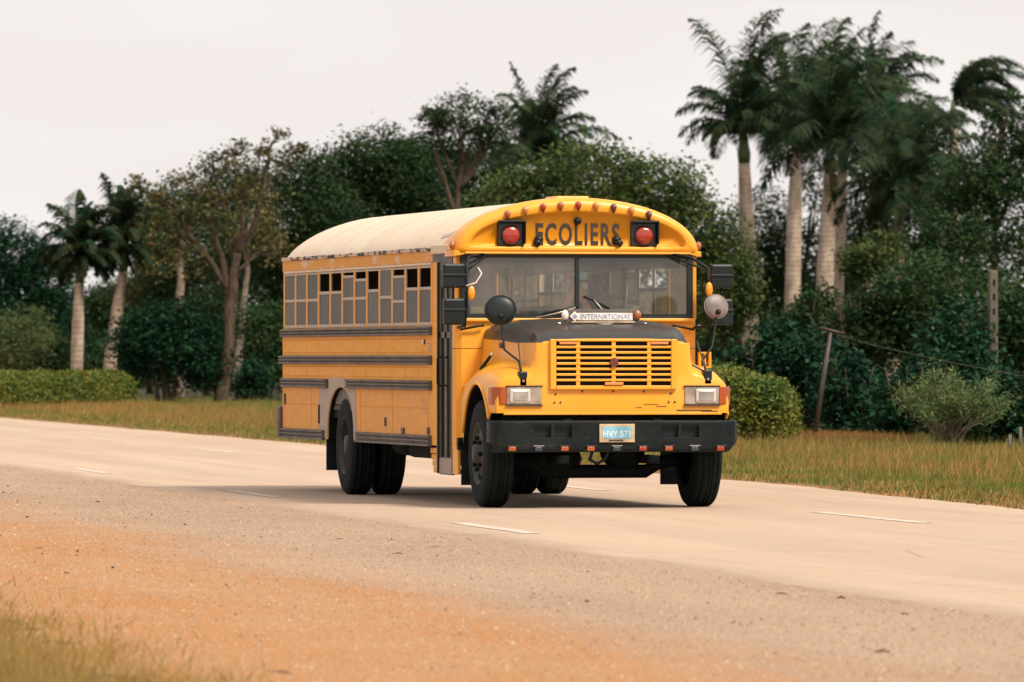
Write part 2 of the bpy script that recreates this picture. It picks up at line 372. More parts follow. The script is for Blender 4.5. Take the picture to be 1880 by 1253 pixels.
def disc_y(name, c, r, depth, mat, parent=None, seg=28, bev=0.006, rz=None):
    """a round, edge-rounded plate facing -Y"""
    bm = bmesh.new(); bm_tube(bm, [(0, 0, 0), (0, depth, 0)], r, seg)
    if bev: bmesh.ops.bevel(bm, geom=[e for e in bm.edges if len(e.link_faces) == 2 and e.calc_face_angle(0) > 1.0], offset=bev, segments=2, affect='EDGES')
    if rz:
        for v in bm.verts: v.co.z *= rz / r
    o = from_bm(name, bm, mat, parent, False); o.location = c; return o
def text(name, s, size, loc, rot, mat, parent=None, xs=1.0, ext=0.002, align='CENTER', bold=0.0, space=1.0):
    cu = bpy.data.curves.new(name, 'FONT'); cu.body = s; cu.size = size; cu.extrude = ext; cu.align_x = align
    cu.offset = bold; cu.space_character = space; cu.resolution_u = 3
    tmp = bpy.data.objects.new(name + '_c', cu); COL.objects.link(tmp)
    bpy.context.view_layer.update()
    me = bpy.data.meshes.new_from_object(tmp.evaluated_get(bpy.context.evaluated_depsgraph_get()))
    bpy.data.objects.remove(tmp); bpy.data.curves.remove(cu)
    me.materials.clear()
    o = link(name, me, mat, parent); o.location = loc; o.rotation_euler = rot; o.scale = (xs, 1, 1); return o
def tag(o, label=None, cat=None, group=None, kind=None):
    for k, v in (('label', label), ('category', cat), ('group', group), ('kind', kind)):
        if v: o[k] = v
    return o
def empty(name, loc=(0, 0, 0)):
    o = bpy.data.objects.new(name, None); COL.objects.link(o); o.location = loc; o.empty_display_size = 0.3; return o
def quads_obj(name, V, nper, mat, parent=None):
    """V: (n*nper,3) array, every nper verts a face"""
    n = len(V) // nper
    me = bpy.data.meshes.new(name)
    me.vertices.add(len(V)); me.vertices.foreach_set('co', np.ascontiguousarray(V, dtype=np.float32).ravel())
    me.loops.add(len(V)); me.loops.foreach_set('vertex_index', np.arange(len(V), dtype=np.int32))
    me.polygons.add(n); me.polygons.foreach_set('loop_start', np.arange(0, n * nper, nper, dtype=np.int32))
    me.update(calc_edges=True)
    return link(name, me, mat, parent)

# ------------------------------------------------------------------ the setting
def rp(u, v, z=0.0): return (RD[0] * u + RN[0] * v, RD[1] * u + RN[1] * v, z)
def wob(u, a, s): return a * (math.sin(u * 0.61 + s) + 0.6 * math.sin(u * 1.73 + 2 * s) + 0.4 * math.sin(u * 4.1 + 3 * s))
def strip(name, us, f0, f1, z, mat):
    V = []; F = []
    for u in us: V += [rp(u, f0(u), z), rp(u, f1(u), z)]
    for i in range(len(us) - 1): F.append((2 * i, 2 * i + 1, 2 * i + 3, 2 * i + 2))
    return tag(raw(name, V, F, mat), kind='structure')
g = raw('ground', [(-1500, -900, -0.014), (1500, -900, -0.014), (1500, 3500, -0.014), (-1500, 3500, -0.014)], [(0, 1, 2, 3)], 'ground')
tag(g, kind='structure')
US = [-80 + i * 0.5 for i in range(0, 560)] + [200 + 20 * i for i in range(1, 40)]
def far_edge(u): return 4.25 + (0.0 if u > 12 else -0.035 * (12 - u)) + wob(u, 0.035, 1.0)
seam = lambda u: -3.03 + wob(u, 0.016, 0.4) + 0.012 * math.sin(u * 9.3)
road = strip('road', US, lambda u: seam(u) - 0.25, far_edge, 0.0, 'road')
shoulder = strip('road_shoulder', US, lambda u: -8.6 + wob(u, 0.12, 2.0), seam, 0.004, 'shoulder')
def dash(u0, u1, v, w=0.11):
    n = 8; V = []; F = []; rnd = random.Random(int(u0 * 10))
    for i in range(n + 1):
        u = u0 + (u1 - u0) * i / n; j = rnd.uniform(-0.012, 0.012)
        V += [rp(u, v - w / 2 + j, 0.004), rp(u, v + w / 2 + j, 0.004)]
    for i in range(n): F.append((2 * i, 2 * i + 1, 2 * i + 3, 2 * i + 2))
    raw('lane_marking', V, F, 'road_paint', road)
for k in range(0, 9): dash(-10.7 + 16 * k, -6.7 + 16 * k, -2.38, 0.15)
for k in range(-3, 9): dash(-7.4 + 15.9 * k, -2.8 + 15.9 * k, 1.60, 0.15)

# ------------------------------------------------------------------ the bus (front axle at the origin, facing -Y)
BUS = empty('school_bus', (0, 0, 0))
tag(BUS, 'yellow school bus with cream roof and black bonnet driving on the pale road', 'bus')
HW = 1.20
YR = 10.30
def zroof(x): return 2.48 + 0.49 * max(0.0, 1 - (abs(x) / 1.2) ** 2) ** 0.72

# roof
NX = 28
xs = [-1.2 * math.cos(math.pi * i / NX) for i in range(NX + 1)]
ys = [1.15, 1.6] + [2.0 + 0.69 * i for i in range(0, 12)] + [10.0, 10.2, YR]
V = []; F = []
for y in ys:
    k = 1.0 if y < 10.1 else (0.985 if y < 10.25 else 0.94)
    for x in xs: V.append((x * (k if y > 10.1 else 1), y, 2.48 + (zroof(x) - 2.48) * k))
for j in range(len(ys) - 1):
    for i in range(NX): a = j * (NX + 1) + i; F.append((a, a + 1, a + NX + 2, a + NX + 1))
raw('roof', V, F, 'cream', BUS, True)
rib_me = None
for k in range(11):
    y = 2.35 + 0.69 * k
    if rib_me is None:
        V = []; F = []
        for x in xs[1:-1]:
            z = zroof(x)
            V += [(x, -0.018, z + 0.001), (x, -0.012, z + 0.0025), (x, 0.012, z + 0.0025), (x, 0.018, z + 0.001)]
        for i in range(len(xs) - 3):
            for q in range(3): a = 4 * i + q; F.append((a, a + 1, a + 5, a + 4))
        o = raw('roof_seam', V, F, 'cream', BUS, True); rib_me = o.data
    else: o = link('roof_seam', rib_me, None, BUS)
    o.location = (0, y, 0)
# rear wall
prism('rear_wall', [(-1.19, 0.57), (1.19, 0.57), (1.19, 2.48)] + [(x * 0.94, 2.48 + (zroof(x) - 2.48) * 0.94) for x in xs[::-1]] + [(-1.19, 2.48)], 'y', YR - 0.04, YR, 'side_yellow', BUS)
box('rear_bumper', -1.24, 1.24, YR + 0.002, YR + 0.16, 0.56, 0.90, 'rail_black', BUS, 0.02)

# faded mark left on the roof near its front corner
def roofpt(y, x, e=0.004): return (x, y, zroof(x) + e)
mk = [(-1.08, 2.02), (-1.06, 1.72), (-1.02, 1.56), (-0.93, 1.62), (-0.80, 1.58), (-0.78, 1.38), (-0.82, 1.36), (-0.95, 1.46), (-1.04, 1.42), (-1.10, 1.60), (-1.12, 1.95)]
bm = bmesh.new()
L = [bm.verts.new(roofpt(y, x)) for x, y in mk]; n = len(L)
for i in range(n // 2): 
    a, b, c_, d = L[i], L[i + 1], L[n - 2 - i], L[n - 1 - i]
    if len({a, b, c_, d}) == 4: bm.faces.new((a, b, c_, d))
    elif len({a, b, c_}) == 3: bm.faces.new((a, b, c_))
from_bm('roof_mark', bm, 'mark_grey', BUS)

# side walls with the rear wheel arch cut out
AY, AW, AZ = 6.85, 0.74, 1.12
def arch_pts(grow=0.0, zb=0.57, n=16):
    return [(AY - (AW + grow) * math.cos(math.pi * i / n), zb + (AZ + grow - zb) * math.sin(math.pi * i / n) ** 0.8) for i in range(n + 1)]
for s in (-1, 1):
    up = [(1.94, 1.16), (YR - 0.001, 1.16), (YR - 0.001, 1.74), (1.94, 1.74)]
    prism('side_panel', up, 'x', s * (HW - 0.03), s * HW, 'side_yellow', BUS)
    lo = [(1.94, 0.57)] + arch_pts() + [(YR - 0.001, 0.57), (YR - 0.001, 1.158), (1.94, 1.158)]
    prism('lower_panel', lo, 'x', s * (HW - 0.008), s * HW, 'side_faded', BUS)
    gp = [(5.92, 0.585)] + arch_pts(0.004, 0.585) + [(8.10, 0.585), (8.10, 1.105), (7.52, 1.105), (7.52, 1.215), (6.52, 1.215), (6.52, 1.105), (6.02, 1.105)]
    prism('arch_patch', gp, 'x', s * (HW + 0.001), s * (HW + 0.005), 'primer', BUS)
    # inside of the arch
    ap = arch_pts(); V = []; F = []
    for y, z in ap: V += [(s * (HW - 0.009), y, z), (s * 0.45, y, z)]
    for i in range(len(ap) - 1): F.append((2 * i, 2 * i + 1, 2 * i + 3, 2 * i + 2))
    raw('wheel_housing', V, F, 'under', BUS)
def rail(y0, y1, z0, z1, s=-1, mat='rail_black', depth=0.034):
    h = z1 - z0
    pr = [(0, 0), (depth, 0.04), (depth, 0.22), (depth * .35, 0.30), (depth * .35, 0.38), (depth, 0.44), (depth, 0.58), (depth * .35, 0.64), (depth * .35, 0.70), (depth, 0.78), (depth, 0.96), (0, 1.0)]
    bm = bmesh.new()
    A = [bm.verts.new((s * (HW + 0.002 + d), y0, z0 + h * f)) for d, f in pr]; B = [bm.verts.new((s * (HW + 0.002 + d), y1, z0 + h * f)) for d, f in pr]
    for i in range(len(pr) - 1): bm.faces.new((A[i], A[i + 1], B[i + 1], B[i]))
    bm.faces.new(A); bm.faces.new(B[::-1])
    from_bm('rub_rail', bm, mat, BUS)
for s in (-1, 1):
    rail(1.96, YR - 0.01, 1.65, 1.735, s); rail(1.96, YR + 0.10, 1.36, 1.45, s)
    rail(7.56, YR - 0.01, 1.11, 1.205, s); rail(1.96, 6.46, 1.11, 1.205, s)
    rail(7.75, YR - 0.01, 0.555, 0.665, s); rail(1.98, 5.90, 0.555, 0.665, s)
# small fittings on the near side
for y, z, w, h, m in [(2.35, 1.585, 0.10, 0.045, 'maroon'), (8.05, 0.83, 0.035, 0.20, 'under'), (4.35, 0.78, 0.05, 0.09, 'rail_black'), (3.42, 0.70, 0.13, 0.06, 'rail_black'), (10.12, 0.98, 0.05, 0.12, 'rail_black'), (2.12, 0.71, 0.09, 0.07, 'rail_black')]:
    box('side_fitting', -HW - 0.018, -HW - 0.002, y - w / 2, y + w / 2, z - h / 2, z + h / 2, m, BUS, 0.004)
for k in range(4): box('lettering_line', -HW - 0.004, -HW - 0.002, 1.99, 2.19, 1.565 - 0.024 * k, 1.575 - 0.024 * k, 'primer', BUS)
for k in range(5): box('lettering_line', -HW - 0.004, -HW - 0.002, 2.22, 2.42, 1.02 - 0.034 * k, 1.027 - 0.034 * k, 'primer', BUS)
# access panel seams and rows of rivet heads
for y in (2.15, 4.0, 5.75, 8.55): box('panel_seam', -HW - 0.003, -HW - 0.001, y - 0.006, y + 0.006, 0.68, 1.10, 'side_yellow', BUS)
bm = bmesh.new()
for z in (1.615, 1.48, 1.335, 1.235, 0.93):
    y = 2.05
    while y < YR - 0.1:
        if not (z < 1.0 and 5.9 < y < 8.15): bm_box(bm, -HW - 0.006, -HW - 0.001, y - 0.008, y + 0.008, z - 0.006, z + 0.006)
        y += 0.115
for k in range(13):
    y = 1.97 + 0.686 * k
    for i in range(4):
        for z0, z1 in ((1.46, 1.64), (1.215, 1.35)):
            z = z0 + (z1 - z0) * (i + 0.5) / 4
            bm_box(bm, -HW - 0.006, -HW - 0.001, y - 0.008, y + 0.008, z - 0.006, z + 0.006)
tag(from_bm('rivets', bm, 'side_yellow', BUS), kind='stuff')

# header, drip rail and awning strip over the windows
for s in (-1, 1):
    box('header', s * (HW - 0.03), s * HW, 1.94, YR - 0.001, 2.365, 2.485, 'header', BUS)
    box('drip_rail', s * (HW - 0.02), s * (HW + 0.016), 1.96, YR, 2.474, 2.512, 'drip', BUS, 0.006)
box('drip_cap', -HW - 0.02, -HW + 0.05, 1.16, 1.94, 2.44, 2.53, 'cream', BUS, 0.01)
PITCH = (YR - 0.10 - 1.97) / 12
# windows: (height of the sash bar, is the top open, gap at the top)
wspec = [(0.50, 1, 0), (0.50, 1, 0), (0.50, 0, 0.12), (0.43, 0, 0.0), (0.50, 0, 0.05), (0.62, 1, 0), (0.50, 0, 0.10), (0.50, 0, 0.0), (0.62, 1, 0), (0.62, 1, 0), (0.50, 0, 0), (0.50, 0, 0)]
wspec = [(0.62, 1, 0), (0.62, 1, 0), (0.42, 0, 0.10), (0.50, 0, 0), (0.62, 1, 0), (0.50, 0, 0.12), (0.50, 0, 0.05), (0.62, 1, 0), (0.62, 1, 0), (0.50, 0, 0), (0.50, 0, 0), (0.50, 0, 0)]
Z0, Z1 = 1.745, 2.335
cache = {}
def shared(key, name, x0, x1, w, z0, z1, mat, parent, loc):
    if key not in cache:
        o = box(name, x0, x1, -w / 2, w / 2, z0, z1, mat, parent, 0.004); cache[key] = o.data
    else: o = link(name, cache[key], None, parent)
    o.location = loc; return o
for s in (-1, 1):
    for k in range(13):
        y = 1.97 + PITCH * k + (0.03 if k == 0 else 0)
        shared(('post', s), 'window_post', s * (HW - 0.014), s * (HW + 0.001), 0.062, Z0 - 0.004, 2.364, 'side_yellow', BUS, (0, y, 0))
    for k in range(12):
        yc = 1.97 + PITCH * (k + 0.5); w = PITCH - 0.063
        fr, opn, gap = wspec[k]
        # frame: sill, top and two stiles in one mesh
        key = ('frame', s)
        if key not in cache:
            bm = bmesh.new(); xa, xb = sorted((s * (HW - 0.013), s * (HW - 0.0012)))
            bm_box(bm, xa, xb, -w / 2, w / 2, Z0, Z0 + 0.035); bm_box(bm, xa, xb, -w / 2, w / 2, Z1 - 0.022, Z1)
            bm_box(bm, xa, xb, -w / 2, -w / 2 + 0.018, Z0 + 0.035, Z1 - 0.022); bm_box(bm, xa, xb, w / 2 - 0.018, w / 2, Z0 + 0.035, Z1 - 0.022)
            wo = from_bm('side_window', bm, 'alu', BUS); cache[key] = wo.data
        else: wo = link('side_window', cache[key], None, BUS)
        wo.location = (0, yc, 0)
        zs = Z0 + (Z1 - Z0) * fr
        shared(('sash', s, fr), 'sash_bar', s * (HW - 0.013), s * (HW - 0.0016), w - 0.036, zs - 0.016, zs + 0.016, 'alu', wo, (0, 0, 0))
        shared(('lp', s, fr), 'pane', s * (HW - 0.011), s * (HW - 0.006), w - 0.036, Z0 + 0.035, zs - 0.016, 'side_glass', wo, (0, 0, 0))
        if not opn:
            zt = Z1 - 0.022 - gap * (Z1 - Z0)
            shared(('up', s, fr, gap), 'pane', s * (HW - 0.011), s * (HW - 0.006), w - 0.036, zs + 0.016, zt, 'side_glass', wo, (0, 0, 0))
            if gap > 0: shared(('gb', s, gap), 'sash_bar', s * (HW - 0.013), s * (HW - 0.0016), w - 0.036, zt - 0.028, zt, 'alu', wo, (0, 0, 0))
        shared(('awn', s), 'rain_strip', s * (HW - 0.01), s * (HW + 0.012), PITCH - 0.02, 2.338, 2.362, 'cream', BUS, (0, yc, 0))

# interior
box('rear_lining', -1.14, 1.14, YR - 0.09, YR - 0.05, 0.94, 2.46, 'seat', BUS)
for s in (-1, 1): box('side_lining', s * 1.14, s * 1.155, 1.95, YR - 0.1, 0.94, 1.73, 'seat', BUS)
box('floor', -1.16, 1.16, 0.9, YR - 0.05, 0.88, 0.93, 'floor_dark', BUS)
box('dashboard', -1.08, 1.10, 0.835, 1.12, 1.25, 1.80, 'floor_dark', BUS, 0.03)
V = []; F = []
for y in (1.25, YR - 0.06):
    for x in xs[1:-1]: V.append((x * 0.97, y, zroof(x) - 0.05))
n = len(xs) - 2
for i in range(n - 1): F.append((i, i + 1, n + i + 1, n + i))
raw('ceiling', V, F, 'interior', BUS, True)
seat_bm = bmesh.new()
bm_box(seat_bm, -0.48, 0.48, -0.22, 0.22, 0.38, 0.52, 0.03); bm_box(seat_bm, -0.48, 0.48, 0.18, 0.27, 0.45, 1.02, 0.035); bm_box(seat_bm, -0.44, -0.40, -0.15, 0.2, 0.0, 0.4); bm_box(seat_bm, 0.40, 0.44, -0.15, 0.2, 0.0, 0.4)
so = None
for r in range(10):
    for s in (-1, 1):
        if so is None: so = from_bm('passenger_seat', seat_bm, 'seat', BUS); o = so
        else: o = link('passenger_seat', so.data, None, BUS)
        o.location = (s * 0.68, 2.75 + 0.76 * r, 0.93)
ds = bmesh.new(); bm_box(ds, 0.17, 0.67, 1.62, 2.08, 1.27, 1.39, 0.03); bm_box(ds, 0.17, 0.67, 2.02, 2.13, 1.36, 2.05, 0.04); bm_box(ds, 0.30, 0.54, 1.7, 2.0, 0.93, 1.28)
from_bm('driver_seat', ds, 'seat', BUS)
bm = bmesh.new()
c0 = Vector((0.42, 1.34, 1.68)); ring = [c0 + Matrix.Rotation(R(-40), 3, 'X') @ Vector((0.21 * math.cos(a), 0.21 * math.sin(a), 0)) for a in [2 * math.pi * i / 24 for i in range(25)]]
bm_tube(bm, ring, 0.014, 6, False); bm_tube(bm, [c0, c0 + Vector((0, -0.22, -0.20))], 0.025, 8)
for a in (0.4, 2.7, 4.71): bm_tube(bm, [c0, c0 + Matrix.Rotation(R(-40), 3, 'X') @ Vector((0.2 * math.cos(a), 0.2 * math.sin(a), 0))], 0.010, 6)
from_bm('steering_wheel', bm, 'black', BUS, True)
tube('grab_pole', [(-0.45, 1.95, 0.93), (-0.45, 1.95, 2.85)], 0.016, 'chrome', BUS)
tube('grab_pole', [(0.80, 2.2, 0.93), (0.80, 2.2, 2.6)], 0.016, 'chrome', BUS)
box('sun_visor', -1.02, 1.06, 0.92, 0.94, 2.30, 2.425, 'green_cloth', BUS, 0.008)

# front wall below and beside the windshield, corner pillars
fw = bmesh.new()
pl = [(-1.2, 1.0), (-1.2, 0.90), (-1.185, 0.84), (-1.14, 0.80), (1.14, 0.80), (1.185, 0.84), (1.2, 0.90), (1.2, 1.0)]
for z0, z1 in ((0.55, 1.515), (1.521, 1.80)):
    A = [fw.verts.new((x, y, z0)) for x, y in pl]; B = [fw.verts.new((x, y, z1)) for x, y in pl]
    for i in range(len(pl) - 1): fw.faces.new((A[i], A[i + 1], B[i + 1], B[i]))
    fw.faces.new(B)
from_bm('cowl', fw, 'yellow', BUS)
box('cowl_ledge', -1.17, 1.17, 0.765, 0.83, 1.775, 1.812, 'yellow', BUS, 0.012)
for s in (-1, 1):
    box('corner_pillar', s * 1.145, s * 1.195, 0.82, 0.96, 1.80, 2.46, 'yellow', BUS, 0.012)
    box('step_post', s * 1.17, s * 1.202, 0.962, 1.0, 0.30, 2.44, 'yellow' if s > 0 else 'door_frame', BUS)
# off side: driver's window and plain wall
box('front_panel', 1.17, 1.199, 1.001, 1.94, 0.57, 1.745, 'yellow', BUS)
dw = box('driver_window', 1.165, 1.175, 1.001, 1.93, 1.75, 2.36, 'side_glass', BUS)
box('front_header', 1.17, 1.199, 1.001, 1.94, 2.365, 2.48, 'yellow', BUS)
# windshield: gasket frame, centre pillar, two panes
bm = bmesh.new()
bm_box(bm, -1.15, 1.15, 0.785, 0.83, 1.812, 1.852); bm_box(bm, -1.15, 1.15, 0.785, 0.83, 2.395, 2.45)
bm_box(bm, -1.15, -1.095, 0.785, 0.83, 1.852, 2.395); bm_box(bm, 1.095, 1.15, 0.785, 0.83, 1.852, 2.395)
wf = from_bm('windshield_frame', bm, 'gasket', BUS)
box('centre_pillar', -0.018, 0.018, 0.78, 0.835, 1.852, 2.395, 'gasket', wf, 0.004)
box('pane', -1.095, -0.018, 0.803, 0.809, 1.852, 2.395, 'windshield_sky_haze', wf); box('pane', 0.018, 1.095, 0.803, 0.809, 1.852, 2.395, 'windshield', wf)
box('sticker', 0.03, 0.105, 0.812, 0.815, 2.19, 2.26, 'teal', BUS); box('sticker', -0.11, -0.045, 0.812, 0.815, 2.21, 2.27, 'red_paper', BUS)
box('sticker', 0.05, 0.11, 0.812, 0.815, 2.09, 2.155, 'white', BUS); box('sticker', -1.05, -0.90, 0.812, 0.815, 1.86, 1.92, 'yellow_paper', BUS)
box('paper', 0.10, 0.34, 0.88, 1.02, 1.802, 1.86, 'white', BUS, 0.004); box('paper', 0.35, 0.42, 0.88, 1.02, 1.802, 1.875, 'teal', BUS, 0.004)

# passenger door: two glazed folding leaves
box('door_header', -1.199, -1.15, 1.001, 1.94, 2.36, 2.44, 'door_frame', BUS)
box('door_post', -1.201, -1.14, 1.69, 1.94, 0.57, 2.36, 'side_yellow', BUS); box('door_seal', -1.206, -1.15, 1.66, 1.70, 0.30, 2.36, 'gasket', BUS)
for y0, y1, x in ((1.002, 1.325, -1.195), (1.335, 1.655, -1.187)):
    bm = bmesh.new()
    bm_box(bm, x, x + 0.03, y0, y1, 0.29, 0.46); bm_box(bm, x, x + 0.03, y0, y1, 2.28, 2.36); bm_box(bm, x, x + 0.03, y0, y1, 1.62, 1.68)
    bm_box(bm, x, x + 0.03, y0, y0 + 0.06, 0.46, 2.28); bm_box(bm, x, x + 0.03, y1 - 0.06, y1, 0.46, 2.28)
    d = from_bm('door_leaf', bm, 'door_frame', BUS)
    box('pane', x + 0.012, x + 0.018, y0 + 0.06, y1 - 0.06, 0.46, 1.62, 'door_glass', d); box('pane', x + 0.012, x + 0.018, y0 + 0.06, y1 - 0.06, 1.68, 2.28, 'door_glass', d)
    box('kick_plate', x - 0.004, x - 0.001, y0 + 0.01, y1 - 0.01, 0.30, 0.45, 'kick', d)
    tube('handle', [(x - 0.005, y0 + 0.18, 1.15), (x - 0.05, y0 + 0.18, 1.17), (x - 0.05, y0 + 0.18, 1.42), (x - 0.005, y0 + 0.18, 1.44)], 0.009, 'black', d, 6)
box('step_well', -1.14, -0.5, 1.001, 1.68, 0.30, 0.34, 'under', BUS); box('step_riser', -0.55, -0.5, 1.001, 1.68, 0.34, 0.88, 'under', BUS)
box('cowl_side', -1.199, -1.17, 0.70, 0.961, 0.30, 0.56, 'yellow', BUS, 0.006)
bm = bmesh.new()
for k in range(4): bm_box(bm, -1.185 + 0.006 * k, -1.10, 1.705 + 0.01 * k, 2.12 - 0.02 * k, 0.49 - 0.062 * k, 0.545 - 0.062 * k, 0.006)
from_bm('step_louvre', bm, 'side_yellow', BUS)

# front cap over the windshield
def loop(hw, zb, h, p, nb=10, na=36):
    L = []
    for i in range(na + 1):
        a = math.pi * i / na; L.append((hw * math.cos(a), zb + h * max(0, math.sin(a)) ** p))
    for i in range(1, nb): L.append((-hw + 2 * hw * i / nb, zb))
    return L
rings = []
def ring_at(L, y): rings.append([(x, y, z) for x, z in L])
Lr = loop(1.2, 2.485, 0.487, 1.44); ring_at([(x, z) for x, z in Lr], 1.55)
ring_at(loop(1.215, 2.455, 0.525, 1.05), 1.22); ring_at(loop(1.222, 2.44, 0.545, 0.95), 0.95); ring_at(loop(1.215, 2.44, 0.54, 0.95), 0.84); ring_at(loop(1.19, 2.445, 0.515, 0.95), 0.775); ring_at(loop(1.16, 2.455, 0.48, 0.95), 0.745)
ring_at(loop(1.085, 2.495, 0.36, 0.90), 0.742); ring_at(loop(1.065, 2.503, 0.335, 0.90), 0.752); ring_at(loop(1.05, 2.508, 0.318, 0.9), 0.795)
bm = bmesh.new(); BV = [[bm.verts.new(p) for p in r_] for r_ in rings]; n = len(BV[0])
for a, b in zip(BV, BV[1:]):
    for i in range(n):
        j = (i + 1) % n
        bm.faces.new((a[i], a[j], b[j], b[i]))
cf = bm.faces.new(BV[-1])
capo = from_bm('front_cap', bm, 'yellow', BUS, True)
bm = bmesh.new()
bm_box(bm, -1.12, 1.12, 0.735, 0.80, 2.43, 2.452, 0.008); from_bm('cap_lip', bm, 'yellow', capo)
for s in (-1, 1):      # drooping corners of the cap
    prism('cap_corner', [(s * 0.95, 2.452), (s * 1.225, 2.462), (s * 1.228, 2.405), (s * 1.17, 2.425)], 'y', 0.755, 1.2, 'yellow', capo, 0.006)
box('roof_vent', -0.17, 0.17, 1.0, 1.5, 2.95, 3.0, 'yellow', capo, 0.02)
text('lettering', 'ECOLIERS', 0.285, (0, 0.7925, 2.527), (R(90), 0, 0), 'letter_black', capo, 0.585, 0.001, bold=0.0085, space=1.20)
for s in (-1, 1):
    hx = s * 0.66
    bm = bmesh.new(); bm_box(bm, hx - 0.135, hx + 0.135, 0.755, 0.80, 2.50, 2.755, 0.03, 3)
    hs = from_bm('flasher_housing', bm, 'hood_black', BUS)
    box('hood_visor', hx - 0.135, hx + 0.135, 0.69, 0.77, 2.735, 2.757, 'black', hs, 0.006)
    box('visor_side', hx + 0.122, hx + 0.136, 0.70, 0.77, 2.53, 2.735, 'black', hs, 0.004)
    disc_y('lamp_ring', (hx - 0.005, 0.735, 2.612), 0.098, 0.02, 'black', hs)
    ball('lamp_lens', (hx - 0.005, 0.738, 2.612), (0.088, 0.035, 0.088), 'red', hs, 24)
    ball('horn_nozzle', (s * 0.385, 0.77, 2.575), (0.045, 0.05, 0.036), 'mirror_black', BUS)
    tube('nozzle_stem', [(s * 0.385, 0.77, 2.56), (s * 0.415, 0.72, 2.53)], [0.028, 0.034], 'mirror_black', BUS, 10)
    ball('marker_lamp', (s * 1.222, 0.86, 2.515), (0.03, 0.035, 0.042), 'amber_dull', BUS)
disc_y('camera_dome', (0.0, 0.765, 2.752), 0.036, 0.03, 'black', BUS); ball('camera_lens', (0, 0.765, 2.752), 0.033, 'black', BUS)
mcol = ['amber_dull', 'amber_pale', 'red', 'amber_dull', 'red', 'amber_pale', 'maroon', 'amber_pale', 'maroon']
for i in range(9):
    x = -0.70 + 0.175 * i
    z = 2.45 + 0.455 * max(0, 1 - (x / 1.16) ** 2) ** 0.475 + 0.005
    bm = bmesh.new(); bmesh.ops.create_uvsphere(bm, u_segments=12, v_segments=8, radius=1)
    for v in bm.verts:
        k = 1.0 if v.co.z > 0 else 1.0 + 0.45 * v.co.z
        v.co = Vector((v.co.x * 0.034 * k, v.co.y * 0.06, v.co.z * (0.034 if v.co.z > 0 else 0.064)))
    o = from_bm('marker_lamp', bm, mcol[i], BUS, True); o.location = (x, 0.745, z)

# bonnet and wings: lofted sections
keys = [  # y, top, hood half width, wing top, outer x
    (-0.80, 1.600, 0.70, 1.20, 1.085), (-0.785, 1.610, 0.735, 1.225, 1.125), (-0.74, 1.64, 0.755, 1.25, 1.14), (-0.60, 1.69, 0.775, 1.285, 1.15),
    (-0.45, 1.725, 0.80, 1.305, 1.155), (-0.2, 1.755, 0.83, 1.325, 1.16), (0.0, 1.768, 0.85, 1.33, 1.16), (0.3, 1.782, 0.885, 1.315, 1.16), (0.55, 1.79, 0.91, 1.28, 1.155), (0.795, 1.795, 0.925, 1.24, 1.15)]
def kv(y, c):
    for a, b in zip(keys, keys[1:]):
        if y <= b[0]: f = (y - a[0]) / (b[0] - a[0]); return a[c] + (b[c] - a[c]) * f
    return keys[-1][c]
ARC = 0.655
def zbot(y):
    if y < -0.64: return 0.905
    if abs(y) < 0.64: return max(0.53 + math.sqrt(max(0, ARC ** 2 - y * y)), 0.62 if y > 0 else 0.905 if y < -0.6 else 0)
    return 0.60
ysec = [-0.80, -0.785, -0.74, -0.68, -0.645, -0.62, -0.58, -0.52, -0.45, -0.36, -0.25, -0.12, 0, 0.12, 0.25, 0.36, 0.45, 0.52, 0.58, 0.62, 0.645, 0.70, 0.795]
def half(y):
    zt, hw, zf, ox = (kv(y, c) for c in (1, 2, 3, 4)); zb = zbot(y)
    z8 = max(zf - 0.22, zb + 0.015); z7 = max(zf - 0.08, z8 + 0.03)
    cr = min(0.60, hw - 0.12)
    return [(0, zt + 0.012), (cr * 0.6, zt + 0.010), (cr, zt), (cr + 0.03, zt - 0.012), ((cr + hw) / 2 + 0.03, max(zt - 0.035, 1.585)), (hw - 0.02, max(zt - 0.10, 1.578)), (hw, max(zt - 0.185, 1.570)),
            (hw + 0.004, max(zt - 0.20, 1.558)), (hw + 0.012, (zt + zf) / 2 - 0.02), (hw + 0.03, zf + 0.085), (hw + 0.09, zf + 0.045), (1.04, max(zf, z7 + 0.01)), (ox - 0.03, z7), (ox, z8), (ox, zb)]
NP = 15
bm = bmesh.new(); rows = []
for y in ysec:
    h = half(y); row = [bm.verts.new((-x, y, z)) for x, z in h[::-1]] + [bm.verts.new((x, y, z)) for x, z in h[1:]]
    rows.append(row)
for a, b in zip(rows, rows[1:]):
    for i in range(len(a) - 1):
        f = bm.faces.new((a[i], a[i + 1], b[i + 1], b[i])); f.material_index = 1 if 8 <= i <= 19 else 0
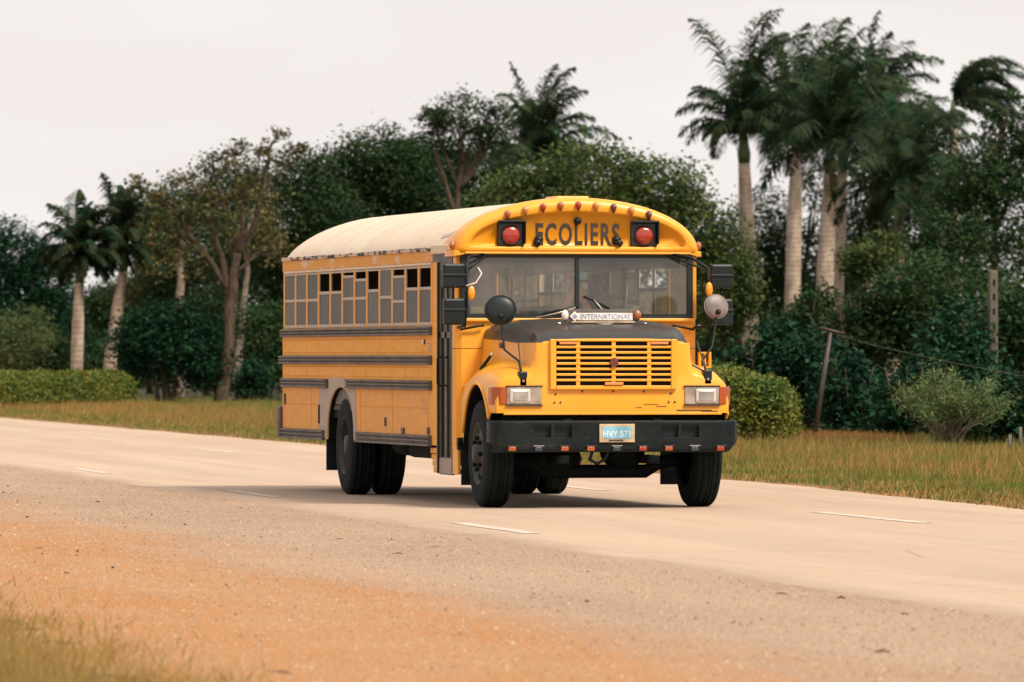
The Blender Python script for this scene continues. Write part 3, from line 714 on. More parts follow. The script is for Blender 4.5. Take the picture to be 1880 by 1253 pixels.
# front face: strips between the left and right half of the first section
A = rows[0]
for i in range(NP - 1):
    l0, l1, r0, r1 = A[i], A[i + 1], A[-1 - i], A[-2 - i]
    if l1 is r1: bm.faces.new((l0, l1, r0))
    else: bm.faces.new((l0, l1, r1, r0))
bmesh.ops.recalc_face_normals(bm, faces=bm.faces)
me = bpy.data.meshes.new('bonnet'); bm.to_mesh(me); bm.free()
me.materials.append(M['yellow']); me.materials.append(M['hood_black'])
bon = link('bonnet', me, None, BUS, True)
md = bon.modifiers.new('edge', 'EDGE_SPLIT'); md.split_angle = R(42)
for s in (-1, 1):
    pts = [(s * 1.158, y, zbot(y)) for y in [-0.63 + 1.26 * i / 20 for i in range(21)]]
    tube('arch_lip', pts, 0.016, 'yellow', bon, 6)
    V = []; F = []
    for i in range(21):
        a = math.pi * i / 20; y, z = -0.645 * math.cos(a), 0.53 + 0.64 * math.sin(a); V += [(s * 1.145, y, z), (s * 0.62, y, z)]
    for i in range(20): F.append((2 * i, 2 * i + 1, 2 * i + 3, 2 * i + 2))
    raw('inner_wing', V, F, 'under', BUS)
    # bonnet catch, hinge rubber and tie cable
    tube('bonnet_catch', [(s * 1.01, 0.50, 1.32), (s * 0.955, 0.30, 1.45)], [0.020, 0.014], 'black', BUS); ball('catch_tip', (s * 0.95, 0.29, 1.46), 0.02, 'chrome', BUS)
    box('hinge_tab', s * 0.83, s * 0.90, 0.10, 0.20, 1.52, 1.575, 'hood_black', BUS, 0.01)
box('engine_block', -0.60, 0.60, -0.55, 0.79, 0.72, 1.52, 'under', BUS)
box('sheet_edge', -1.06, 1.06, -0.803, -0.795, 0.888, 0.91, 'yellow', bon, 0.003)
# grille
gr = bmesh.new()
bm_box(gr, -0.615, -0.558, -0.838, -0.795, 1.128, 1.605, 0.008); bm_box(gr, 0.558, 0.615, -0.838, -0.795, 1.128, 1.605, 0.008)
bm_box(gr, -0.556, 0.556, -0.838, -0.795, 1.128, 1.165, 0.006); bm_box(gr, -0.556, 0.556, -0.838, -0.795, 1.583, 1.605, 0.006)
GR = from_bm('grille', gr, 'yellow', BUS)
box('grille_back', -0.556, 0.556, -0.806, -0.802, 1.166, 1.583, 'under', GR)
for k in range(7):
    z = 1.165 + (1.583 - 1.165) * (k + 1) / 8
    box('grille_bar', -0.557, 0.557, -0.834, -0.812, z - 0.0115, z + 0.0115, 'yellow', GR, 0.004)
for x in (-0.345, 0.0, 0.345): box('grille_post', x - 0.019, x + 0.019, -0.830, -0.808, 1.165, 1.583, 'yellow', GR, 0.003)
disc_y('badge', (0, -0.856, 1.385), 0.042, 0.02, 'maroon', GR); box('grille_lamp', -0.09, 0.09, -0.850, -0.836, 1.168, 1.196, 'amber_pale', GR, 0.005)
box('grille_lamp', -0.53, -0.36, -0.846, -0.836, 1.556, 1.578, 'amber_pale', GR, 0.003); box('grille_lamp', 0.36, 0.53, -0.846, -0.836, 1.556, 1.578, 'amber_pale', GR, 0.003)
# rust spots and bolts in the front sheet
for x, z in [(-0.56, 1.085), (-0.57, 1.005), (-0.51, 1.005), (0.56, 1.09), (0.54, 1.01), (0.60, 1.01), (-0.3, 1.11), (0, 1.11), (0.3, 1.11)]:
    disc_y('bolt', (x, -0.808, z), 0.010, 0.008, 'stalk', bon, 8, 0)
for x, z, w_, h_ in [(0.62, 0.925, 0.34, 0.010), (0.86, 0.918, 0.16, 0.008), (0.42, 0.965, 0.10, 0.005), (0.30, 0.985, 0.14, 0.004), (0.22, 0.955, 0.06, 0.004)]:
    box('paint_chip', x, x + w_, -0.8045, -0.800, z, z + h_, 'stalk', bon)
# headlights
for s in (-1, 1):
    bm = bmesh.new(); bm_box(bm, min(s * 0.695, s * 1.03), max(s * 0.695, s * 1.03), -0.815, -0.78, 0.985, 1.155, 0.008)
    HL = from_bm('headlight', bm, 'bezel', BUS)
    box('lens', s * 0.80, s * 1.005, -0.828, -0.81, 1.005, 1.138, 'lamp_clear', HL, 0.016)
    bm = bmesh.new(); bm_box(bm, min(s * 0.83, s * 0.975), max(s * 0.83, s * 0.975), -0.834, -0.826, 1.025, 1.115, 0.004)
    from_bm('lens_core', bm, 'chrome', HL)
    prism('turn_signal', [(s * 1.033, -0.815), (s * 1.09, -0.812), (s * 1.160, -0.72), (s * 1.168, -0.60), (s * 1.033, -0.60)], 'z', 0.987, 1.153, 'amber', HL, 0.005)
    bm = bmesh.new(); bm_box(bm, min(s * 0.685, s * 1.04), max(s * 0.685, s * 1.04), -0.822, -0.80, 1.156, 1.166); bm_box(bm, min(s * 0.685, s * 1.04), max(s * 0.685, s * 1.04), -0.822, -0.80, 0.973, 0.984)
    from_bm('bezel_edge', bm, 'stalk', HL)

# bumper: curved in plan, two pairs of tow openings
bx = [-1.205, -1.195, -1.165, -1.11, -1.0, -0.90, -0.80, -0.635, -0.60, -0.435, -0.3, 0, 0.3, 0.435, 0.60, 0.635, 0.80, 0.90, 1.0, 1.11, 1.165, 1.195, 1.205]
by = {1.205: -0.70, 1.195: -0.84, 1.165: -0.895, 1.11: -0.925, 1.0: -0.945, 0.9: -0.95}
bz = [0.535, 0.565, 0.675, 0.80, 0.825, 0.835]
bm = bmesh.new(); G = []
for x in bx:
    y = by.get(abs(x), -0.955); col = []
    for z in bz:
        e = 0.02 if z in (0.535, 0.835) else 0.0
        zz = z
        if abs(x) > 1.1 and z < 0.6: zz = z + (abs(x) - 1.1) * 0.9
        col.append(bm.verts.new((x, y + e, zz)))
    G.append(col)
for i in range(len(bx) - 1):
    for j in range(len(bz) - 1):
        xm = abs(bx[i] + bx[i + 1]) / 2
        if j == 2 and (0.435 < xm < 0.60 or 0.635 < xm < 0.80): continue
        bm.faces.new((G[i][j], G[i + 1][j], G[i + 1][j + 1], G[i][j + 1]))
BP = from_bm('bumper', bm, 'bumper_black', BUS, True)
md = BP.modifiers.new('thick', 'SOLIDIFY'); md.thickness = 0.02; md.offset = -1
md = BP.modifiers.new('round', 'BEVEL'); md.width = 0.008; md.segments = 2; md.limit_method = 'ANGLE'
for x in (-0.7175, -0.5175, 0.5175, 0.7175): box('tow_pocket', x - 0.09, x + 0.09, -0.90, -0.86, 0.66, 0.81, 'black', BP)
box('valance', -1.05, 1.05, -0.70, -0.66, 0.80, 0.92, 'under', BUS)
lc = ['amber', 'blue_lens', 'amber', 'amber', 'blue_lens', 'red', 'amber', 'blue_lens', 'red']
for i in range(9):
    x = -1.01 + 0.2525 * i
    y = -0.955 if abs(x) < 0.95 else -0.945
    ln = box('bumper_lamp', x - 0.038, x + 0.038, y - 0.022, y - 0.001, 0.548, 0.592, lc[i], BP, 0.009)
    box('lamp_hood', x - 0.052, x + 0.052, y - 0.026, y - 0.001, 0.5935, 0.600, 'primer' if lc[i] == 'blue_lens' else 'stalk', ln, 0.002)
NPL = bmesh.new(); bm_box(NPL, -0.172, 0.172, -0.974, -0.962, 0.628, 0.802, 0.005); npl = from_bm('number_plate', NPL, 'tan', BUS)
box('plate_field', -0.142, 0.142, -0.977, -0.9745, 0.664, 0.778, 'plate_blue', npl)
text('plate_number', 'HVY 571', 0.082, (0, -0.9785, 0.680), (R(90), 0, 0), 'white', npl, 0.92, 0.0008)
box('plate_band', -0.08, 0.06, -0.977, -0.9745, 0.640, 0.655, 'stalk', npl)

# raised plate with the maker's name at the front of the bonnet
DP = box('bonnet_deflector', -0.37, 0.36, -0.30, -0.285, 1.775, 1.89, 'primer', BUS, 0.006)
DP.data.materials.clear(); DP.data.materials.append(M['rail_black'])
box('name_plate', -0.24, 0.30, -0.312, -0.303, 1.785, 1.856, 'white', DP, 0.004)
prism('name_emblem', [(-0.315, 1.822), (-0.265, 1.872), (-0.215, 1.822), (-0.265, 1.775)], 'y', -0.316, -0.304, 'white', DP, 0.003)
prism('emblem_core', [(-0.290, 1.822), (-0.265, 1.848), (-0.240, 1.822), (-0.265, 1.797)], 'y', -0.319, -0.3165, 'letter_blue', DP)
text('maker_name', 'INTERNATIONAL', 0.072, (0.035, -0.3135, 1.796), (R(90), 0, 0), 'letter_blue', DP, 0.88, 0.0006)
box('plate_foot', -0.30, 0.32, -0.33, -0.29, 1.762, 1.776, 'tan', DP, 0.003)
for x in (-0.36, 0.35): ball('clearance_lamp', (x, -0.31, 1.835), (0.035, 0.03, 0.05), 'white' if x < 0 else 'amber_dull', DP)
prism('bonnet_emblem', [(-0.09, 1.758), (0.09, 1.758), (0.03, 1.742), (-0.02, 1.742)], 'y', -0.47, -0.45, 'chrome', BUS, 0.002)
for x in (-0.42, 0.42): ball('bonnet_stud', (x, -0.33, 1.755), (0.022, 0.02, 0.014), 'chrome', BUS)

# wipers
def wiper(name, pts, mat, r=0.008): return tube(name, pts, r, mat, BUS, 6)
wiper('wiper_arm', [(-0.42, 0.74, 1.815), (-0.20, 0.755, 1.86), (-0.02, 0.765, 1.915)], 'bezel'); wiper('wiper_blade', [(-0.36, 0.77, 1.845), (-0.18, 0.775, 1.89), (0.01, 0.778, 1.925)], 'black', 0.010)
wiper('wiper_arm', [(0.30, 0.74, 1.80), (0.22, 0.755, 1.92), (0.16, 0.765, 1.99)], 'bezel'); wiper('wiper_blade', [(0.06, 0.77, 2.02), (0.16, 0.775, 1.985), (0.32, 0.778, 1.90)], 'black', 0.010)
wiper('wiper_arm', [(0.30, 0.735, 1.80), (0.36, 0.75, 1.89)], 'bezel')
# vents beside the windshield and handles on the cowl
for s in (-1, 1): tube('cowl_handle', [(s * 1.16, 0.77, 1.70), (s * 0.98, 0.75, 1.735), (s * 0.93, 0.76, 1.74)], 0.011, 'black', BUS)

# mirrors
def mirror_set(s, x0, x1):
    yb = 0.52
    up = box('mirror', x0, x1, yb, yb + 0.09, 2.10, 2.335, 'mirror_black', BUS, 0.02); box('mirror_ridge', x0 - 0.004, x1 + 0.004, yb - 0.012, yb - 0.001, 2.215, 2.235, 'mirror_black', up, 0.004)
    lo = box('mirror', x0 + 0.01, x1, yb, yb + 0.09, 1.745, 2.00, 'mirror_black', BUS, 0.02); box('mirror_ridge', x0 + 0.004, x1 + 0.004, yb - 0.012, yb - 0.001, 1.88, 1.90, 'mirror_black', lo, 0.004)
    xi = x1 if s < 0 else x0
    tube('mirror_bracket', [(xi, yb + 0.05, 1.72), (xi - s * 0.02, yb + 0.04, 1.9), (xi - s * 0.02, yb + 0.04, 2.3), (s * 1.10, 0.66, 2.40), (s * 0.92, 0.76, 2.435)], 0.014, 'black', BUS)
    tube('mirror_bracket', [(xi - s * 0.02, yb + 0.04, 2.27), (s * 0.90, 0.75, 2.42)], 0.012, 'black', BUS)
    tube('mirror_bracket', [(xi, yb + 0.05, 1.735), (s * 1.17, 0.84, 1.72)], 0.013, 'black', BUS)
    tube('mirror_bracket', [((x0 + x1) / 2, yb + 0.05, 2.0), ((x0 + x1) / 2, yb + 0.05, 2.10)], 0.012, 'black', BUS)
mirror_set(-1, -1.38, -1.16); mirror_set(1, 1.27, 1.49)
for s, x, z in ((-1, -1.105, 2.05), (1, 1.245, 2.09)):
    o = ball('turn_repeater', (x, 0.50, z), (0.036, 0.030, 0.072), 'amber_bright', BUS, 18)
    tube('repeater_stem', [(x, 0.51, z), (x + s * 0.06 if s > 0 else x - 0.05, 0.55, z)], 0.012, 'black', BUS)
tube('mirror_cable', [(-1.16, 0.50, 2.12), (-1.06, 0.50, 2.15), (-1.0, 0.52, 2.24), (-1.03, 0.56, 2.30)], 0.007, 'white', BUS, 6)
def fender_mirror(x, z, r, foot, m, yaw):
    o = disc_y('round_mirror', (x, -0.30, z), r, 0.03, m, BUS, 32, 0.012, r * 0.93); o.rotation_euler = (R(-8), 0, yaw)
    d = ball('mirror_dome', (0, 0.0, 0), (r * 0.93, 0.035, r * 0.86), m, o, 24)
    disc_y('mirror_rim', (0, -0.006, 0), r * 1.03, 0.02, 'black', o, 32, 0.004, r * 0.96).location.y = 0.012
    ball('mirror_knob', (0, -0.035, -r * 0.45), 0.028, 'black', o)
    fx, fz = foot
    tube('mirror_stalk', [(x, -0.31, z - r * 0.5), (x + (fx - x) * 0.25, -0.34, z - 0.38), (fx, -0.60, fz + 0.10), (fx, -0.70, fz)], 0.011, 'black', BUS)
    tube('mirror_strut', [(fx, -0.70, fz - 0.02), (fx * 0.62, -0.76, fz + 0.16)], 0.008, 'stalk', BUS, 6)
    tube('mirror_strut', [(fx, -0.70, fz), (fx * 0.97, -0.45, fz + 0.28)], 0.007, 'stalk', BUS, 6)
    box('mirror_foot', fx - 0.042, fx + 0.042, -0.80, -0.70, fz - 0.14, fz + 0.005, 'mirror_black', BUS, 0.012)
    disc_y('foot_bolt', (fx, -0.806, fz - 0.085), 0.013, 0.008, 'chrome', BUS, 10, 0)
fender_mirror(-0.985, 1.885, 0.150, (-0.87, 1.295), 'mirror_black', R(-8)); fender_mirror(1.125, 1.92, 0.128, (0.925, 1.31), 'mirror_back', R(12))
bm = bmesh.new()
for x0, x1, z0, z1 in ((1.17, 1.29, 1.47, 1.485), (1.17, 1.29, 1.33, 1.345), (1.17, 1.19, 1.345, 1.47), (1.27, 1.29, 1.345, 1.47), (1.222, 1.238, 1.345, 1.47)): bm_box(bm, x0, x1, 0.60, 0.66, z0, z1)
from_bm('grab_step', bm, 'yellow', BUS)

# wheels
def wheel(x, y, outer, front):
    r = 0.512; w = 0.27; xo = outer
    o = empty('wheel_hub_point'); bpy.data.objects.remove(o)
    s = outer
    pr = [(-0.5, 0.30), (-0.5, 0.36), (-0.49, 0.44), (-0.44, 0.487), (-0.36, 0.507), (-0.30, 0.512), (-0.285, 0.500), (-0.245, 0.500), (-0.23, 0.512), (-0.07, 0.512), (-0.055, 0.500), (-0.015, 0.500), (0, 0.512), (0.055, 0.512), (0.07, 0.500), (0.11, 0.500), (0.125, 0.512), (0.23, 0.512), (0.245, 0.500), (0.285, 0.500), (0.30, 0.512), (0.36, 0.507), (0.44, 0.487), (0.49, 0.44), (0.5, 0.36), (0.495, 0.30)]
    T = lathe_x('wheel', [(a * w, b) for a, b in pr], 'tyre', BUS, 48, (x, y, r))
    if front: rp_ = [(0.46, 0.305), (0.50, 0.295), (0.40, 0.275), (0.30, 0.25), (0.36, 0.20), (0.44, 0.17), (0.46, 0.10), (0.62, 0.085), (0.66, 0.05), (0.66, 0.0)]
    else: rp_ = [(0.46, 0.305), (0.50, 0.295), (0.35, 0.28), (-0.10, 0.265), (-0.18, 0.20), (-0.18, 0.13), (0.25, 0.12), (0.42, 0.10), (0.44, 0.0)]
    lathe_x('rim', [(s * a * w, b) for a, b in rp_], 'rim', T, 36)
    bm = bmesh.new()
    for k in range(8):
        a = 2 * math.pi * k / 8; xx = s * (0.40 if front else -0.16) * w
        bm_tube(bm, [(xx, 0.15 * math.cos(a), 0.15 * math.sin(a)), (xx + s * 0.05, 0.15 * math.cos(a), 0.15 * math.sin(a))], 0.020, 6)
        if k % 2 == 0:
            b = a + 0.4; bm_tube(bm, [(s * (0.30 if front else -0.16) * w, 0.235 * math.cos(b), 0.235 * math.sin(b)), (s * (0.36 if front else -0.13) * w, 0.235 * math.cos(b), 0.235 * math.sin(b))], 0.036, 10)
    from_bm('lug_nuts', bm, 'under', T, True)
wheel(-1.015, 0.0, -1, True); wheel(1.015, -0.02, 1, True)
for x, o_ in ((-1.04, -1), (-0.725, -1), (1.04, 1), (0.725, 1)): wheel(x, 6.82, o_, False)

# chassis
for s in (-1, 1):
    box('frame_rail', s * 0.40, s * 0.48, -0.80, 10.2, 0.62, 0.85, 'under', BUS)
    prism('mud_flap', [(s * 1.19, 0.24), (s * 1.19, 0.62), (s * 0.58, 0.62), (s * 0.58, 0.24)], 'y', 7.72, 7.74, 'black', BUS)
    prism('mud_flap', [(s * 1.17, 0.20), (s * 1.17, 0.66), (s * 0.80, 0.66), (s * 0.80, 0.20)], 'y', 0.665, 0.685, 'black', BUS)
    box('leaf_spring', s * 0.38, s * 0.50, -0.6, 0.65, 0.42, 0.50, 'under', BUS, 0.01)
tube('front_axle', [(-0.90, 0, 0.47), (-0.62, 0, 0.42), (-0.5, 0, 0.34), (0.5, 0, 0.34), (0.62, 0, 0.42), (0.90, 0, 0.47)], 0.065, 'under', BUS)
tube('rear_axle', [(-0.9, 6.82, 0.51), (0.9, 6.82, 0.51)], 0.09, 'under', BUS); ball('differential', (0, 6.82, 0.50), 0.22, 'under', BUS)
tube('drive_shaft', [(0, 0.8, 0.62), (0, 6.8, 0.52)], 0.05, 'under', BUS); ball('oil_sump', (-0.42, 0.25, 0.46), (0.34, 0.42, 0.17), 'under', BUS); ball('oil_sump', (0.28, 0.05, 0.55), (0.22, 0.30, 0.20), 'under', BUS)
tube('hose', [(-0.14, -0.55, 0.56), (-0.17, -0.55, 0.46), (-0.10, -0.55, 0.42), (-0.02, -0.55, 0.47), (0.02, -0.55, 0.57)], 0.018, 'under', BUS)
box('radiator_support', -0.75, 0.75, -0.62, -0.52, 0.60, 0.95, 'under', BUS); box('floor_pan', -1.15, 1.15, 1.0, 10.2, 0.80, 0.875, 'under', BUS)
box('fuel_tank', -1.10, -0.55, 2.45, 3.7, 0.43, 0.79, 'under', BUS, 0.05); tube('air_tank', [(-0.85, 4.3, 0.56), (-0.85, 5.2, 0.56)], 0.13, 'under', BUS, 14)
box('battery_box', -1.08, -0.6, 2.2, 2.44, 0.46, 0.79, 'under', BUS, 0.02); tube('exhaust_pipe', [(0.7, 1.5, 0.6), (0.7, 10.2, 0.55)], 0.05, 'under', BUS)
tube('step_bracket', [(-1.19, 0.72, 0.60), (-1.19, 0.60, 0.60)], 0.02, 'black', BUS); box('reflector_lamp', -1.22, -1.18, 0.60, 0.66, 0.54, 0.66, 'black', BUS, 0.01)

# ------------------------------------------------------------------ warning triangle on the dashboard
def tri(r, cz): return [(0.0, cz + r), (-0.875 * r, cz - 0.52 * r), (0.875 * r, cz - 0.52 * r)]
bm = bmesh.new(); o_, i_ = tri(0.232, 1.94), tri(0.105, 1.94)
for ya, yb in ((0.842, 0.86),):
    A = [[bm.verts.new((x, y, z)) for x, z in P_] for y in (ya, yb) for P_ in (o_, i_)]
    for k in range(3):
        j = (k + 1) % 3
        bm.faces.new((A[0][k], A[0][j], A[1][j], A[1][k])); bm.faces.new((A[2][k], A[2][j], A[3][j], A[3][k]))
        bm.faces.new((A[0][k], A[0][j], A[2][j], A[2][k])); bm.faces.new((A[1][k], A[1][j], A[3][j], A[3][k]))
tri_o = from_bm('warning_triangle', bm, 'triangle_red', None)
tag(tri_o, 'red warning triangle standing on the dashboard behind the bus windshield', 'triangle')

# ------------------------------------------------------------------ driver
def person():
    root = empty('person', (0.42, 1.86, 1.39)); tag(root, 'driver in a dark shirt seated at the steering wheel of the bus', 'person')
    J = {'pel': (0, 0, 0.10), 'wst': (0, 0.0, 0.24), 'chs': (0, 0.01, 0.42), 'nk': (0, -0.01, 0.575), 'hd0': (0, -0.02, 0.655), 'hd1': (0, -0.025, 0.73), 'hd2': (0, -0.02, 0.80)}
    Rr = {'pel': .15, 'wst': .135, 'chs': .155, 'nk': .058, 'hd0': .072, 'hd1': .088, 'hd2': .075}
    E = [('pel', 'wst'), ('wst', 'chs'), ('chs', 'nk'), ('nk', 'hd0'), ('hd0', 'hd1'), ('hd1', 'hd2')]
    for s, n in ((-1, 'l'), (1, 'r')):
        J.update({n + 'sh': (s * .18, 0, .49), n + 'el': (s * .25, -.20, .30), n + 'wr': (s * .20, -.43, .34), n + 'ha': (s * .19, -.49, .36), n + 'hp': (s * .10, -.05, .08), n + 'kn': (s * .14, -.43, .10), n + 'an': (s * .14, -.52, -.32), n + 'to': (s * .14, -.64, -.40)})
        Rr.update({n + 'sh': .066, n + 'el': .043, n + 'wr': .028, n + 'ha': .036, n + 'hp': .092, n + 'kn': .062, n + 'an': .04, n + 'to': .036})
        E += [('chs', n + 'sh'), (n + 'sh', n + 'el'), (n + 'el', n + 'wr'), (n + 'wr', n + 'ha'), ('pel', n + 'hp'), (n + 'hp', n + 'kn'), (n + 'kn', n + 'an'), (n + 'an', n + 'to')]
        for q in range(4):       # fingers closed over the rim, and a thumb
            a = n + 'f%d' % q; J[a + 'a'] = (s * (.205 - .016 * q), -.515, .385 - .006 * q); J[a + 'b'] = (s * (.205 - .016 * q), -.54, .365 - .006 * q)
            Rr[a + 'a'] = .010; Rr[a + 'b'] = .008; E += [(n + 'ha', a + 'a'), (a + 'a', a + 'b')]
        J[n + 't'] = (s * .155, -.50, .37); Rr[n + 't'] = .010; E.append((n + 'ha', n + 't'))
    names = list(J); idx = {k: i for i, k in enumerate(names)}
    me = bpy.data.meshes.new('body'); me.from_pydata([J[k] for k in names], [(idx[a], idx[b]) for a, b in E], [])
    ob = bpy.data.objects.new('body', me); COL.objects.link(ob)
    sk = ob.modifiers.new('skin', 'SKIN')
    for i, k in enumerate(names): me.skin_vertices[0].data[i].radius = (Rr[k] * (1.15 if k in ('pel', 'wst', 'chs') else 1), Rr[k] * (0.8 if k in ('pel', 'wst', 'chs') else 1)); me.skin_vertices[0].data[i].use_root = (k == 'pel')
    sb = ob.modifiers.new('sub', 'SUBSURF'); sb.levels = 1; sb.render_levels = 1
    bpy.context.view_layer.update()
    em = bpy.data.meshes.new_from_object(ob.evaluated_get(bpy.context.evaluated_depsgraph_get()))
    bpy.data.objects.remove(ob)
    em.materials.clear()
    for m in ('skin', 'shirt', 'green_cloth'): em.materials.append(M[m])
    for p in em.polygons:
        c = p.center; p.material_index = 2 if c.z < 0.14 and c.y > -0.9 and (abs(c.x) < .3) else (1 if c.z < 0.56 and (c.y > -0.24) else 0); p.use_smooth = True
    link('body', em, None, root)
    ball('hair', (0, 0.002, 0.785), (0.092, 0.10, 0.085), 'hair', root); ball('nose', (0, -0.112, 0.715), (0.014, 0.022, 0.022), 'skin', root, 8)
    for s in (-1, 1): ball('ear', (s * 0.090, -0.015, 0.72), (0.012, 0.022, 0.032), 'skin', root, 8); ball('eye', (s * 0.032, -0.098, 0.742), (0.014, 0.008, 0.008), 'hair', root, 8)
    ball('mouth', (0, -0.100, 0.672), (0.026, 0.008, 0.007), 'maroon', root, 8)
    return root
person()

# ------------------------------------------------------------------ vegetation
def unit(a): return a / np.maximum(np.linalg.norm(a, axis=1, keepdims=True), 1e-9)
def leaf_quads(C, size, rng, ratio=0.5, up=0.6, jit=0.35, droop=0.0):
    n = len(C)
    N = rng.normal(size=(n, 3)); N[:, 2] = np.abs(N[:, 2]) + up; N = unit(N)
    A = rng.normal(size=(n, 3)); A[:, 2] -= droop; A = unit(A - N * (A * N).sum(1, keepdims=True)); B = np.cross(N, A)
    l = (size * rng.uniform(1 - jit, 1 + jit, n) / 2)[:, None]; w = l * ratio
    V = np.stack([C - A * l, C + B * w + N * w * 0.15, C + A * l, C - B * w + N * w * 0.15], 1)
    return V.reshape(-1, 3)
def crown_points(blobs, size, cover, rng, ratio=0.5, clump=22, depth=1.0, shift=0.5):
    P = []
    for (x, y, z, rx, rz) in blobs:
        n = max(40, int(cover * math.pi * rx * rz / (0.5 * size * size * ratio)))
        nc = max(6, n // clump)
        d = unit(rng.normal(size=(nc, 3))); rad = 0.40 + 0.62 * rng.uniform(0, 1, nc) ** 0.55
        rad *= 1 + 0.16 * np.sin(d[:, 0] * 5 + x) * np.sin(d[:, 2] * 6 + z)
        ry = (rx + rz) / 2 * depth
        cc = np.array([x, y + rng.uniform(-shift, shift) * ry, z]) + d * rad[:, None] * np.array([rx, ry, rz])
        s = min(0.34, 0.17 * (rx + rz) / 2 + 0.05)
        k = rng.integers(0, nc, n)
        P.append(cc[k] + rng.normal(size=(n, 3)) * np.array([s, s, s * 0.62]))
    P = np.concatenate(P); return P[P[:, 2] > 0.05]
def limbs(name, paths, r0, mat, parent, sides=7):
    bm = bmesh.new()
    for i, p in enumerate(paths):
        n = len(p); a = r0 if i == 0 else r0 * 0.5
        bm_tube(bm, p, [a * (1 - 0.72 * j / max(1, n - 1)) for j in range(n)], sides)
    return from_bm(name, bm, mat, parent, True)
def resample(path, k=4, wig=0.0, rng=None):
    out_ = []
    for a, b in zip(path, path[1:]):
        for i in range(k):
            f = i / k; out_.append(tuple(a[j] + (b[j] - a[j]) * f + (rng.normal() * wig if rng is not None and (out_) else 0) for j in range(3)))
    out_.append(tuple(path[-1])); return out_
def rel(p, o): return (p[0] - o[0], p[1] - o[1], p[2] - o[2])

